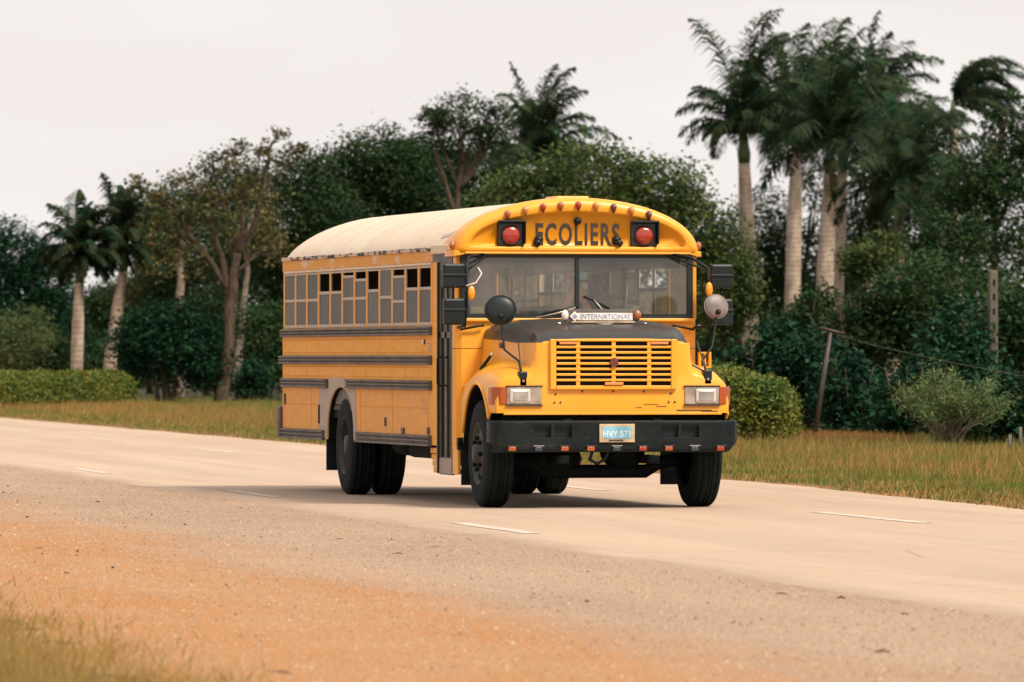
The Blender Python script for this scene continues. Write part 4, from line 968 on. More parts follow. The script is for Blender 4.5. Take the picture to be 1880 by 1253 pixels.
WOODS = [(34.78, 297.21, 42.13, 295.66, 7, 4.53), (40.06, 285.88, 47.22, 284.37, 7, 5.75), (44.97, 274.63, 55.41, 272.43, 10, 7.4), (52.9, 262.74, 63.99, 260.41, 10, 6.74), (68.16, 279.97, 75.32, 278.47, 9, 6.27), (72.3, 268.88, 80.74, 267.11, 9, 7.4), (61.42, 250.73, 75.24, 247.83, 14, 3.71), (30.7, 267.41, 45.17, 264.37, 13, 2.8)]
TREES = [
    ('dense_tree', 'dark broad tree beside the bare-trunked palm beyond the long hedge', 'tree', 'leaf_teal', [(25.13, 217.49, 5.33, 1.58, 1.3), (26.32, 217.24, 4.28, 1.26, 1.47), (23.79, 217.77, 5.12, 1.47, 1.47), (25.23, 217.47, 3.23, 2.31, 1.47)], [[(25.33, 217.44, -0.24), (25.29, 217.45, 2.6), (25.23, 217.47, 4.7)]], 0.16, 5.5),
    ('feathery_bush', 'pale feathery bush growing right behind the long hedge', 'bush', 'leaf_feathery', [(17.32, 162.93, 1.95, 1.28, 0.89), (18.11, 162.76, 2.29, 0.58, 0.65), (16.4, 163.12, 2.04, 0.85, 0.85)], [[(17.74, 162.84, -0.01), (17.57, 162.87, 0.84), (17.32, 162.93, 1.7)], [(17.82, 162.82, -0.01), (18.04, 162.77, 1.01), (18.14, 162.75, 2.04)]], 0.16, 3.2),
    ('mango_tree', 'low round dark-leaved tree between the long hedge and the sparse tree', 'tree', 'leaf_teal', [(20.18, 149.04, 1.81, 1.53, 1.16), (19.28, 149.23, 1.84, 0.77, 0.97), (21.13, 148.84, 1.44, 0.72, 1.0), (20.15, 149.05, 2.33, 1.13, 0.72)], [[(20.09, 149.06, 0.01), (20.04, 149.07, 0.72), (19.83, 149.11, 1.68)], [(20.27, 149.02, 0.01), (20.34, 149.01, 0.72), (20.62, 148.95, 1.68)], [(19.83, 149.11, 0.01), (19.76, 149.13, 0.72), (19.44, 149.2, 1.52)]], 0.15, 6),
    ('round_tree', 'tall dark tree with rounded crown behind the rear of the bus roof', 'tree', 'leaf_dark', [(29.18, 175.76, 7.33, 1.12, 1.05), (28.74, 175.85, 5.88, 1.36, 1.36), (28.47, 175.91, 4.43, 1.09, 1.27), (29.8, 175.63, 5.7, 1.45, 1.45), (29.09, 175.78, 3.89, 1.45, 1.27)], [[(28.83, 175.84, -0.01), (28.91, 175.82, 3.16), (29.09, 175.78, 6.06)], [(28.91, 175.82, 2.44), (28.38, 175.93, 4.61)]], 0.15, 5.5),
    ('round_tree', 'widest dense dark tree behind the bus roof, next to the flat-topped tree', 'tree', 'leaf_dark', [(32.34, 180.21, 8.15, 1.48, 1.07), (33.33, 180.0, 7.36, 1.29, 1.39), (31.43, 180.4, 7.45, 1.29, 1.26), (32.52, 180.17, 5.97, 2.4, 1.57), (34.15, 179.83, 5.79, 1.11, 1.29), (31.79, 180.32, 5.05, 2.03, 1.48)], [[(32.34, 180.21, 0.02), (32.34, 180.21, 3.2), (32.43, 180.19, 6.53)], [(32.34, 180.21, 3.57), (33.6, 179.94, 5.79)], [(32.34, 180.21, 3.57), (31.43, 180.4, 6.16)]], 0.15, 5.5),
    ('flat_topped_tree', 'tall airy tree with flat top and bare forked trunk above the bus roof', 'tree', 'leaf_dark', [(34.24, 174.7, 9.47, 1.38, 0.69), (33.26, 174.9, 9.29, 0.62, 0.54), (35.34, 174.47, 9.14, 0.62, 0.76), (34.41, 174.66, 8.56, 1.2, 0.54)], [[(33.88, 174.77, -0.01), (33.97, 174.75, 5.16), (34.09, 174.73, 6.97), (34.24, 174.7, 8.96)], [(34.02, 174.74, 6.06), (33.44, 174.87, 7.88), (33.26, 174.9, 8.96)], [(34.09, 174.73, 6.97), (34.86, 174.57, 8.06), (35.3, 174.47, 8.96)], [(34.17, 174.71, 7.88), (34.59, 174.62, 8.78)]], 0.14, 3.2),
    ('umbrella_tree', 'wide domed light green tree rising behind the front of the bus', 'tree', 'leaf_mid', [(30.92, 139.63, 6.51, 1.87, 1.09), (29.32, 139.97, 6.01, 1.56, 0.97), (32.53, 139.29, 6.01, 1.48, 1.17), (33.55, 139.08, 4.95, 1.06, 1.37), (33.97, 138.99, 3.54, 1.09, 1.48), (28.33, 140.18, 5.49, 0.94, 0.86), (31.08, 139.6, 5.1, 2.34, 1.25), (34.59, 138.86, 4.32, 0.7, 1.09)], [[(31.38, 139.53, 0.01), (31.23, 139.57, 2.92), (31.08, 139.6, 5.1)], [(31.3, 139.55, 2.3), (32.91, 139.21, 4.48)], [(31.26, 139.56, 2.61), (29.24, 139.98, 4.79)]], 0.15, 5.2),
    ('thicket_tree', 'leafy tree filling the gap behind the royal palm trunks', 'tree', 'leaf_dark', [(63.18, 250.36, 7.3, 1.44, 1.79), (64.93, 250.0, 5.39, 2.27, 2.03), (66.81, 249.6, 6.59, 1.08, 1.44), (62.82, 250.44, 4.67, 1.68, 1.91), (68.21, 249.31, 5.63, 1.91, 1.44), (65.4, 249.9, 8.74, 0.91, 0.96)], [[(64.7, 250.04, -0.12), (64.7, 250.04, 4.19), (65.17, 249.95, 8.02)], [(64.7, 250.04, 2.76), (63.06, 250.39, 6.82)], [(64.82, 250.02, 3.71), (67.04, 249.55, 6.35)]], 0.18, 3.8),
    ('spreading_tree', 'dark spreading tree with bare twigs on top beside the wind-swept palm', 'tree', 'leaf_dark', [(48.42, 161.5, 7.1, 1.31, 1.04), (49.48, 161.28, 7.79, 1.04, 1.31), (49.28, 161.32, 5.88, 1.57, 1.57), (47.83, 161.62, 5.88, 1.22, 1.22), (50.13, 161.14, 8.66, 0.87, 0.87), (49.1, 161.36, 8.92, 0.59, 0.45), (49.48, 161.28, 9.71, 0.28, 0.24)], [[(49.02, 161.37, 0.05), (48.93, 161.39, 3.09), (48.85, 161.41, 5.88), (49.02, 161.37, 7.62), (49.28, 161.32, 9.53)], [(48.93, 161.39, 4.14), (48.08, 161.57, 6.23)], [(48.93, 161.39, 5.53), (49.79, 161.21, 7.62)]], 0.15, 4.2),
    ('backing_tree', 'broad dark tree filling the gap between widest dense tree and flat-topped tree', 'tree', 'leaf_dark', [(38.24, 199.4, 7.72, 1.6, 1.6), (39.61, 199.12, 7.92, 1.2, 1.2), (37.46, 199.57, 8.52, 1.0, 1.0), (39.02, 199.24, 6.13, 2.19, 1.6), (40.78, 198.87, 7.92, 0.8, 0.8)], [[(38.63, 199.32, 0.0), (38.63, 199.32, 4.53), (38.54, 199.34, 6.92)]], 0.16, 5.2),
    ('backing_tree', 'dark tree standing behind the forked limbs of the sparse tree', 'tree', 'leaf_dark', [(29.07, 201.33, 6.72, 1.5, 1.2), (30.83, 200.96, 7.12, 1.5, 1.3), (32.0, 200.72, 7.32, 1.2, 1.2), (30.05, 201.13, 5.33, 2.39, 1.6), (27.9, 201.58, 5.93, 1.2, 1.2)], [[(30.05, 201.13, 0.0), (30.05, 201.13, 3.33), (30.24, 201.08, 6.13)]], 0.16, 4.6),
]
SHRUBS = [   # x, y, centre height, half width, half height, leaves
    (26.61, 104.77, 2.68, 0.72, 1.44, 'leaf_mid'), (15.4, 56.04, 1.3, 0.66, 1.23, 'leaf_teal'), (15.36, 52.98, 1.03, 0.74, 1.01, 'leaf_teal'), (30.8, 109.0, 2.31, 1.27, 1.54, 'leaf_dark'), (15.67, 50.87, 0.9, 0.77, 0.91, 'leaf_teal'), (32.31, 108.68, 2.71, 1.21, 1.88, 'leaf_dark'), (15.78, 47.78, 0.91, 0.75, 0.93, 'leaf_teal'), (21.46, 64.98, 1.49, 0.86, 1.52, 'leaf_teal'), (25.11, 74.43, 2.04, 0.87, 1.74, 'leaf_dark'), (15.89, 43.67, 0.58, 0.64, 0.68, 'leaf_dark'), (16.05, 41.59, 0.6, 0.63, 0.76, 'leaf_teal'), (33.21, 123.82, 2.53, 0.87, 1.02, 'leaf_dark'), (38.86, 137.96, 4.32, 1.09, 0.94, 'leaf_mid'), (42.15, 142.38, 4.71, 1.2, 1.12, 'leaf_dark'), (24.72, 158.3, 1.69, 0.93, 1.85, 'leaf_dark'), (23.12, 152.51, 0.7, 0.66, 0.82, 'leaf_teal'), (24.29, 202.34, 1.44, 0.9, 0.9, 'leaf_dark'), (25.91, 201.99, 1.1, 0.6, 0.72, 'leaf_dark'), (30.57, 226.56, 3.51, 1.52, 1.52, 'leaf_dark'), (29.69, 236.96, 3.13, 1.57, 1.35, 'leaf_teal'), (30.37, 216.38, 4.28, 1.05, 1.05, 'leaf_olive'), (29.6, 196.11, 2.13, 1.17, 2.15, 'leaf_dark'), (29.88, 206.27, 4.59, 1.62, 1.62, 'leaf_dark'), (29.0, 188.06, 4.95, 1.33, 1.71, 'leaf_dark'), (29.09, 175.78, 1.71, 1.27, 1.99, 'leaf_dark'), (23.72, 207.56, 1.34, 1.42, 1.22, 'leaf_dark')]
SPARSE_LIMBS = [[(21.63, 148.74, -0.01), (21.76, 148.71, 0.88), (21.85, 148.69, 1.68), (21.94, 148.67, 2.97), (22.07, 148.64, 3.94), (22.13, 148.63, 4.5)], [(22.13, 148.63, 4.5), (22.29, 148.6, 5.22), (22.26, 148.6, 6.03), (22.07, 148.64, 6.83), (22.04, 148.65, 7.4)], [(21.94, 148.67, 2.97), (21.69, 148.72, 4.26), (21.44, 148.78, 5.22), (21.54, 148.76, 6.35), (21.41, 148.78, 7.32)], [(21.85, 148.69, 3.45), (21.38, 148.79, 4.23), (20.75, 148.92, 5.03), (20.46, 148.98, 5.55), (19.96, 149.09, 6.0), (19.39, 149.21, 6.32)], [(22.13, 148.63, 4.5), (22.67, 148.52, 5.38), (22.92, 148.46, 6.51), (23.02, 148.44, 7.48), (23.22, 148.4, 7.88)], [(20.75, 148.92, 5.03), (20.27, 149.02, 5.06), (19.76, 149.13, 5.22)], [(22.92, 148.46, 6.51), (23.46, 148.35, 6.99), (23.77, 148.29, 7.48)], [(22.26, 148.6, 6.03), (22.67, 148.52, 6.67), (22.8, 148.49, 7.4)], [(21.44, 148.78, 5.22), (20.97, 148.88, 6.0), (20.78, 148.91, 6.67)], [(22.07, 148.64, 3.94), (22.67, 148.52, 4.42), (23.3, 148.38, 4.5)]]
SPARSE_BLOBS = [(19.39, 149.21, 6.35, 0.55, 0.39), (19.99, 149.08, 6.06, 0.64, 0.45), (20.7, 148.93, 6.59, 0.68, 0.48), (21.41, 148.78, 7.16, 0.58, 0.45), (22.04, 148.65, 7.32, 0.64, 0.42), (22.8, 148.49, 7.4, 0.55, 0.48), (23.27, 148.39, 7.77, 0.45, 0.39), (23.77, 148.29, 7.4, 0.42, 0.39), (20.7, 148.93, 5.55, 0.8, 0.55), (22.67, 148.52, 6.35, 0.71, 0.64), (21.57, 148.75, 5.87, 0.64, 0.64), (19.83, 149.11, 5.14, 0.64, 0.45), (23.3, 148.38, 4.55, 0.55, 0.48), (19.2, 149.25, 6.67, 0.19, 0.16), (22.28, 148.6, 7.77, 0.19, 0.16), (24.01, 148.24, 7.64, 0.13, 0.13), (20.46, 148.98, 4.26, 0.97, 0.64)]
PALMS = [   # label, foot, top of trunk, trunk radius, crownshaft, frond length, fronds, habit
    ('royal palm with grey trunk bare above the long hedge', (22.38, 182.3), (22.49, 182.28, 3.94), 0.18, 1.11, 1.81, 18, 's'),
    ('palm with drooping fronds and leaning trunk between grey-trunked palm and sparse tree', (23.55, 183.08), (24.1, 182.96, 4.32), 0.19, 1.02, 2.00, 18, 's'),
    ('palm with tall upright fronds rising beside the flat-topped tree', (47.14, 223.08), (47.14, 223.08, 8.18), 0.20, 1.09, 3.37, 16, 'u'),
    ('royal palm with stout white trunk nearest the bus mirror and one long drooping frond', (55.48, 221.33), (55.19, 221.39, 9.16), 0.30, 1.48, 4.13, 15, 'r1'),
    ('royal palm with slim pale trunk standing second from the bus', (59.44, 230.71), (59.66, 230.67, 10.14), 0.28, 1.12, 3.71, 14, 'n'),
    ('royal palm with pale trunk and yellowing frond below its crown', (56.98, 215.9), (57.31, 215.83, 8.61), 0.30, 1.37, 4.06, 16, 'n'),
    ('palm whose trunk stands half hidden behind the pale yellow-fronded palm', (64.87, 244.9), (65.28, 244.81, 9.81), 0.26, 1.18, 4.12, 14, 'n'),
    ('palm with full crown between the yellow-fronded palm and the wind-swept palm', (65.17, 239.73), (65.35, 239.69, 10.14), 0.26, 1.16, 4.06, 15, 'n'),
    ('palm with long hanging fronds reaching low over the shrubs', (57.11, 205.66), (57.43, 205.59, 7.02), 0.25, 1.03, 4.03, 18, 'd'),
    ('palm with few fronds swept by wind above the spreading tree', (68.85, 238.95), (68.62, 239.0, 11.42), 0.23, 0.93, 3.25, 9, 'w'),
    ('drooping palm tucked between the long-fronded palm and the spreading tree', (65.0, 229.54), (64.89, 229.57, 8.07), 0.25, 1.01, 3.82, 13, 'd'),
]
# white trunk [(24.24, 161.47, -0.03), (24.34, 161.45, 0.84), (24.43, 161.43, 1.7), (24.54, 161.41, 3.06), (24.66, 161.38, 4.42)]
# wood post (22.01, 64.86, 1.08) (21.99, 64.87, 3.01)  lean (17.1, 58.74, 0.33) (17.36, 58.69, 1.85) (14.38, 35.81, 0.91) (16.87, 50.62, 1.3)
# feath (14.56, 40.88, -0.0) hedgeR (12.75, 45.26) hL (19.23, 147.85) (11.71, 131.03)

def build_tree(name, label, cat, mat, blobs, paths, size, cover, seed, group=None, trunk_r=0.16, bark='bark', ratio=0.5):
    rng = np.random.default_rng(seed); o = paths[0][0]; o = (o[0], o[1], 0.0)
    t = empty(name, o); tag(t, label, cat, group)
    bl = [(b[0] - o[0], b[1] - o[1], b[2], b[3], b[4]) for b in blobs]
    pr = [[rel(p, o) for p in path] for path in paths]
    pr[0][0] = (pr[0][0][0], pr[0][0][1], -0.1)
    extra = []
    top = pr[0][-1]
    for b in bl[:6]:       # limbs from the trunk into each clump of the crown
        src = pr[0][max(1, len(pr[0]) - 2)]
        mid = tuple((src[j] * 0.45 + b[j] * 0.55) + rng.normal() * 0.12 for j in range(3)); extra.append([src, mid, (b[0], b[1], b[2] + b[4] * 0.3)])
        for q in range(5):
            d = rng.normal(size=3); d /= np.linalg.norm(d)
            e = (b[0] + d[0] * b[3] * 0.85, b[1] + d[1] * b[3] * 0.7, b[2] + abs(d[2]) * b[4] * 0.85)
            extra.append([mid, tuple((mid[j] + e[j]) / 2 + rng.normal() * 0.08 for j in range(3)), e])
    bm = bmesh.new()
    for i, p in enumerate(pr):
        a = trunk_r if i == 0 else trunk_r * 0.55; p = resample(p, 4, 0.02, rng); n = len(p)
        bm_tube(bm, p, [a * (1 - 0.7 * j / (n - 1)) for j in range(n)], 7)
    for i, p in enumerate(extra):
        a = trunk_r * (0.38 if i % 6 == 0 else 0.16); p = resample(p, 3, 0.03, rng); n = len(p)
        bm_tube(bm, p, [a * (1 - 0.75 * j / (n - 1)) for j in range(n)], 5)
    from_bm('trunk', bm, bark, t, True)
    P = crown_points(bl, size, cover, rng, ratio)
    quads_obj('crown', leaf_quads(P, size, rng, ratio), 4, mat, t)
    return t
for i, (n_, l_, c_, m_, b_, p_, s_, cv) in enumerate(TREES):
    build_tree(n_, l_, c_, m_, b_, p_, s_, cv, 100 + i, trunk_r=0.10 if 'bush' in n_ else 0.17, ratio=0.22 if 'feathery' in n_ else 0.5, bark='bark')

# sparse tree with bare forked limbs
rng = np.random.default_rng(7)
o = (SPARSE_LIMBS[0][0][0], SPARSE_LIMBS[0][0][1], 0.0)
t = empty('sparse_tree', o); tag(t, 'thin-leaved tree with forked bare brown limbs beside the round dark-leaved tree', 'tree')
bm = bmesh.new(); radii = [0.23, 0.08, 0.12, 0.10, 0.11, 0.04, 0.05, 0.05, 0.05, 0.05]
for p, r0 in zip(SPARSE_LIMBS, radii):
    q = resample([rel(a, o) for a in p], 4, 0.025, rng); n = len(q)
    bm_tube(bm, q, [r0 * (1 - (0.45 if r0 > 0.2 else 0.75) * j / (n - 1)) for j in range(n)], 8)
tips = [b for b in SPARSE_BLOBS]
for b in tips:
    best = min((a for p in SPARSE_LIMBS[1:] for a in p), key=lambda a: sum((a[j] - b[j]) ** 2 for j in range(3)))
    for q in range(9):
        d = rng.normal(size=3); e = (b[0] + d[0] * b[3] * 0.5, b[1] + d[1] * b[3] * 0.5, b[2] + abs(d[2]) * b[4] * 0.6)
        m_ = tuple((best[j] + e[j]) / 2 + rng.normal() * 0.10 for j in range(3))
        bm_tube(bm, [rel(best, o), rel(m_, o), rel(e, o)], [0.022, 0.014, 0.006], 4)
from_bm('trunk', bm, 'bark', t, True)
P = crown_points([(b[0] - o[0], b[1] - o[1], b[2], b[3], b[4]) for b in SPARSE_BLOBS], 0.15, 1.5, rng, 0.55, 9, 1.2)
quads_obj('crown', leaf_quads(P, 0.15, rng, 0.55), 4, 'leaf_olive', t)

# pale thin trunk beside it
wt = [(24.24, 161.47, -0.1), (24.34, 161.45, 0.84), (24.43, 161.43, 1.7), (24.54, 161.41, 3.06), (24.66, 161.38, 4.42), (24.70, 161.3, 5.6)]
build_tree('pale_trunk_tree', 'slender tree with whitish peeling trunk behind the sparse tree', 'tree', 'leaf_olive', [(24.8, 161.3, 5.7, 0.9, 0.6), (25.3, 161.0, 5.0, 0.7, 0.6), (24.2, 161.2, 5.1, 0.6, 0.5)], [wt], 0.15, 1.6, 31, trunk_r=0.17, bark='bark_pale')
build_tree('pale_trunk_tree', 'slender pale-trunked tree showing above the round dark-leaved tree', 'tree', 'leaf_dark', [(25.1, 176.6, 5.9, 1.2, 0.9), (24.5, 176.8, 5.4, 0.9, 0.7)], [[(25.01, 176.64, 0), (25.0, 176.64, 2.5), (25.03, 176.6, 4.4), (25.1, 176.6, 5.6)]], 0.16, 3.0, 32, trunk_r=0.22, bark='bark_pale')

# understorey shrubs, each on its own stems
slabels = {'leaf_teal': 'dark teal-green shrub in the thicket along the wood edge', 'leaf_dark': 'dark olive-green shrub in the thicket along the wood edge', 'leaf_mid': 'mid-green shrub in the thicket along the wood edge', 'leaf_olive': 'yellowish shrub in the thicket along the wood edge'}
SHRUB_LABELS = ['mid-green shrub rising just behind the round mirror of the bus', 'dark teal shrub directly behind the short hedge', 'teal shrub between the short hedge and the leaning post', 'tall olive shrub at the foot of the yellow-fronded palm',
    'teal shrub behind the leaning post', 'tall olive shrub below the palm with long hanging fronds', 'teal shrub between the leaning post and the feathery bush', 'tall teal shrub standing well behind the feathery bush', 'tall olive shrub behind the notched post',
    'low olive shrub right behind the feathery bush', 'low teal shrub at the foot of the notched post', 'olive shrub at the foot of the slim pale palm', 'mid-green shrub high among the palm trunks', 'olive shrub below the palm tucked beside the spreading tree',
    'olive shrub touching the rear corner of the bus', 'low teal shrub beside the foot of the sparse tree', 'olive shrub around the foot of the bare-trunked palm', 'olive shrub between the two palms behind the long hedge', None, None, 'yellowish shrub between the leaning-trunked palm and the sparse tree',
    'olive shrub behind the lower trunk of the sparse tree', 'olive shrub above the round dark-leaved tree', 'olive shrub behind the forks of the sparse tree', None, None]
def shrub(x, y, z, rx, rz, m, seed, lab):
    rng = np.random.default_rng(seed)
    t = empty('shrub', (x, y, 0)); tag(t, lab or slabels[m], 'shrub', None if lab else {'leaf_teal': 'teal-green shrubs of the thicket', 'leaf_dark': 'olive-green shrubs of the thicket', 'leaf_mid': 'mid-green shrubs of the thicket', 'leaf_olive': 'yellowish shrubs of the thicket'}[m])
    bl = []
    for k in range(6):
        a = rng.uniform(0, 6.28); bl.append((math.cos(a) * rx * 0.45, math.sin(a) * rx * 0.4, z + rng.uniform(-0.45, 0.40) * rz, rx * rng.uniform(0.45, 0.75), rz * rng.uniform(0.40, 0.62)))
    bl.append((0, 0, z - rz * 0.3, rx * 0.9, rz * 0.6))
    P = crown_points(bl, 0.14, 2.8, rng, 0.5)
    quads_obj('foliage', leaf_quads(P, 0.14, rng, 0.5), 4, m, t)
    bm = bmesh.new()
    for k in range(7):
        a = rng.uniform(0, 6.28); q = rng.uniform(0.2, 0.8) * rx
        bm_tube(bm, [(rng.normal() * 0.08, rng.normal() * 0.08, -0.05), (math.cos(a) * q * 0.5, math.sin(a) * q * 0.5, z * 0.6), (math.cos(a) * q, math.sin(a) * q, z + rz * 0.4)], [0.045, 0.03, 0.008], 5)
    from_bm('stems', bm, 'bark', t, True)
for i, a in enumerate(SHRUBS): shrub(*a, 300 + i, SHRUB_LABELS[i])

# the wood behind them, one far mass of leaves
rng = np.random.default_rng(41); bl = []
for (x0, y0, x1, y1, n, h) in WOODS:
    for k in range(n):
        f = (k + rng.uniform(0.1, 0.9)) / n; hh = h * rng.uniform(0.75, 1.1); bl.append((x0 + (x1 - x0) * f, y0 + (y1 - y0) * f + rng.uniform(-3, 3), hh * 0.52, rng.uniform(1.3, 2.2), hh * 0.5))
P = crown_points(bl, 0.26, 2.6, rng, 0.5)
tag(quads_obj('woods', leaf_quads(P, 0.26, rng, 0.5), 4, 'leaf_dark'), 'dense dark wood far behind the trees and shrubs', 'woods', kind='stuff')

# palms
def frond(rng, base, az, el, L, wind, mat, parent, n=66):
    d = np.array([math.cos(az) * math.cos(el), math.sin(az) * math.cos(el), math.sin(el)]); p = np.array(base, float)
    st = L / 26; pts = [p.copy()]; dirs = [d.copy()]
    stiff = rng.uniform(0.85, 1.15)
    for k in range(26):
        f = k / 26
        d = d + np.array([wind * 0.055, 0, -0.080 * stiff]) * (0.35 + 1.3 * f); d /= np.linalg.norm(d); p = p + d * st; pts.append(p.copy()); dirs.append(d.copy())
    pts = np.array(pts); dirs = np.array(dirs)
    Q = []
    for k in range(26):       # rachis: two crossed thin strips
        w = 0.030 * (1 - k / 27); s = np.cross(dirs[k], [0, 0, 1.0]); s /= max(np.linalg.norm(s), 1e-6); u_ = np.cross(s, dirs[k])
        for ax in (s, u_): Q += [pts[k] - ax * w, pts[k] + ax * w, pts[k + 1] + ax * w, pts[k + 1] - ax * w]
    for i in range(n):
        f = 0.10 + 0.90 * (i + rng.uniform(0, 0.6)) / n; x = f * 26; k = min(25, int(x)); c = pts[k] + (pts[k + 1] - pts[k]) * (x - k); dd = dirs[k]
        s = np.cross(dd, [0, 0, 1.0]); s /= max(np.linalg.norm(s), 1e-6); u_ = np.cross(s, dd)
        ll = L * 0.25 * math.sin(math.pi * min(1, f * 0.86 + 0.13)) ** 0.55 * rng.uniform(0.8, 1.15)
        for sg in (-1, 1):
            a = s * sg + dd * rng.uniform(0.35, 0.75) + u_ * rng.uniform(-0.45, 0.55) + np.array([wind * 0.22, 0, -0.10]); a /= np.linalg.norm(a)
            b = a + np.array([wind * 0.30, 0, -0.95]); b /= np.linalg.norm(b)
            m_ = c + a * ll * 0.5; e = m_ + b * ll * 0.5
            wv = np.cross(a, dd); wv = wv / max(np.linalg.norm(wv), 1e-6) * 0.5 + dd * 0.6; w = 0.040
            Q += [c - wv * w * 0.6, c + wv * w * 0.6, m_ + wv * w, m_ - wv * w]; Q += [m_ - wv * w, m_ + wv * w, e + wv * w * 0.15, e - wv * w * 0.15]
    return quads_obj('frond', np.array(Q), 4, mat, parent)
for i, (lab, ft, tp, tr, cs, fl, nf, hb) in enumerate(PALMS):
    rng = np.random.default_rng(500 + i); t = empty('royal_palm', (ft[0], ft[1], 0)); tag(t, lab, 'palm tree')
    T = (tp[0] - ft[0], tp[1] - ft[1], tp[2])
    bm = bmesh.new(); pts = []; rr = []
    for k in range(15):
        f = k / 14; pts.append((T[0] * f ** 1.3, T[1] * f, -0.1 + (T[2] + 0.1) * f)); rr.append(tr * (1.12 - 0.10 * f + 0.10 * math.sin(math.pi * min(1, f * 1.1)) - 0.22 * max(0, f - 0.7) / 0.3))
    bm_tube(bm, pts, rr, 14); from_bm('trunk', bm, 'palm_trunk', t, True)
    top = np.array([T[0], T[1], T[2] + cs])
    tube('crownshaft', [T, (T[0], T[1], T[2] + cs * 0.25), tuple(top * 0.5 + np.array(T) * 0.5), tuple(top)], [tr * 0.80, tr * 0.92, tr * 0.66, tr * 0.30], 'crownshaft', t, 12)
    fl *= 1.1; nf = int(nf * 2.0)
    if 'yellowing' in lab: frond(rng, tuple(top - np.array([0, 0, cs * 0.55])), -1.9, R(-5), fl * 0.55, 0.2, 'leaf_olive', t); frond(rng, tuple(top - np.array([0, 0, cs * 0.6])), -0.6, R(-10), fl * 0.5, 0.2, 'leaf_olive', t)
    for k in range(nf):
        f = (k + 0.5) / nf; az = k * 2.39996 + rng.uniform(-0.3, 0.3)
        hi, lo = {'n': (90, 8), 's': (88, -15), 'd': (80, -38), 'u': (88, 18), 'r1': (92, 10), 'w': (84, 5)}[hb]
        el = hi + (lo - hi) * f + rng.uniform(-7, 7); L = fl * rng.uniform(0.85, 1.08) * (0.82 if k == 0 else 1)
        L *= 0.72 + 0.38 * max(0.0, min(1.0, el / 80.0)); wd = 0.28 if hb != 'w' else 1.4
        if hb == 'w' : az = rng.uniform(-0.9, 0.9)
        if hb == 'r1' and k >= nf - 2: az = math.pi + rng.uniform(-0.3, 0.3); el = 34; wd = 0.2; L *= 0.70
        if hb == 'u' and k == 0: L = fl * 1.15; el = 88; wd = 0.25
        if hb == 'r1' and math.cos(az) < -0.2 and el < 70: L *= 0.74
        frond(rng, tuple(top - np.array([0, 0, cs * 0.25 * f])), az, R(el), L, wd, 'leaf_palm', t)

# clipped hedges
def hedge(label, corners, h, seed, size=0.085, dens=1.0):
    rng = np.random.default_rng(seed); c = np.array(corners, float); o = c.mean(0)
    t = empty('hedge', (o[0], o[1], 0)); tag(t, label, 'hedge')
    a, b, d = c[0] - o, c[1] - c[0], c[3] - c[0]
    la, lb = np.linalg.norm(b), np.linalg.norm(d)
    P = []
    def put(n, fn): 
        q = rng.uniform(0, 1, (n, 3)); P.append(fn(q))
    area = lambda x, y: int(dens * 3.2 * x * y / (0.25 * size * size))
    def pos(s, t_, z):
        # rounded plan corners and bulging faces
        rr = 0.16
        s = np.clip(s, 0, 1); t_ = np.clip(t_, 0, 1); k = 1 + 0.05 * np.sin(s * la * 2.1 + seed) + 0.03 * np.sin(s * la * 5.3)
        xy = a + np.outer(s, b) + np.outer(t_, d); xy = xy + (0.075 * rng.normal(size=xy.shape))
        k = k + 0.05 * np.abs(rng.normal(size=len(k))) * (rng.uniform(0, 1, len(k)) > 0.8)
        A_ = 2 * s - 1 + 0 * t_; B_ = 2 * t_ - 1 + 0 * s; c_ = np.clip(z / h, 0, 1); rs = min(1.0, lb / la)
        sh_t = (1 - 0.16 * np.abs(A_) ** 8) * (1 - 0.20 * np.clip((c_ - 0.45) / 0.55, 0, 1) ** 2.5); sh_s = (1 - rs * 0.16 * B_ ** 4) * (1 - rs * 0.20 * np.clip((c_ - 0.45) / 0.55, 0, 1) ** 2.5)
        mid = a + b / 2 + d / 2
        xy = xy + np.outer(A_ * (sh_s - 1) / 2, b) + np.outer(B_ * (sh_t - 1) / 2, d)
        z = z * (1 - 0.10 * np.clip(np.abs(B_), 0, 1) ** 4 - 0.10 * rs * np.abs(A_) ** 4)
        return np.column_stack([xy, z * k])
    put(area(la, h), lambda q: pos(q[:, 0], 0.0 + 0.10 * q[:, 1] ** 2 + 0.16 * np.clip(q[:, 2] - 0.85, 0, 1) * 2, q[:, 2] * h))
    put(area(la, h) // 2, lambda q: pos(q[:, 0], 1.0 - 0.10 * q[:, 1], q[:, 2] * h))
    for e in (0, 1): put(area(lb, h), lambda q: pos(np.abs(e - (0.06 * q[:, 1] ** 2 * (6 / max(la, 6)) + np.clip(q[:, 2] - 0.8, 0, 1) * 0.12)), q[:, 0], q[:, 2] * h))
    put(area(la, lb), lambda q: pos(q[:, 0], q[:, 1], h * (0.96 + 0.06 * q[:, 2] - 0.10 * (2 * np.abs(q[:, 1] - 0.5)) ** 4)))
    put(area(la, lb) // 2, lambda q: pos(q[:, 0], q[:, 1], h * q[:, 2] * 0.9))
    P = np.concatenate(P); P = P[P[:, 2] > 0.02]
    quads_obj('foliage', leaf_quads(P, size, rng, 0.6, 0.5), 4, 'leaf_hedge', t)
    bm = bmesh.new()
    for k in range(int(la * 2.2) + 2):
        s = rng.uniform(0.03, 0.97); q = a + s * b + rng.uniform(0.25, 0.75) * d
        bm_tube(bm, [(q[0], q[1], -0.03), (q[0] + rng.normal() * 0.06, q[1] + rng.normal() * 0.06, h * 0.5), (q[0] + rng.normal() * 0.15, q[1] + rng.normal() * 0.1, h * 0.85)], [0.022, 0.016, 0.006], 5)
    from_bm('stems', bm, 'bark', t, True)
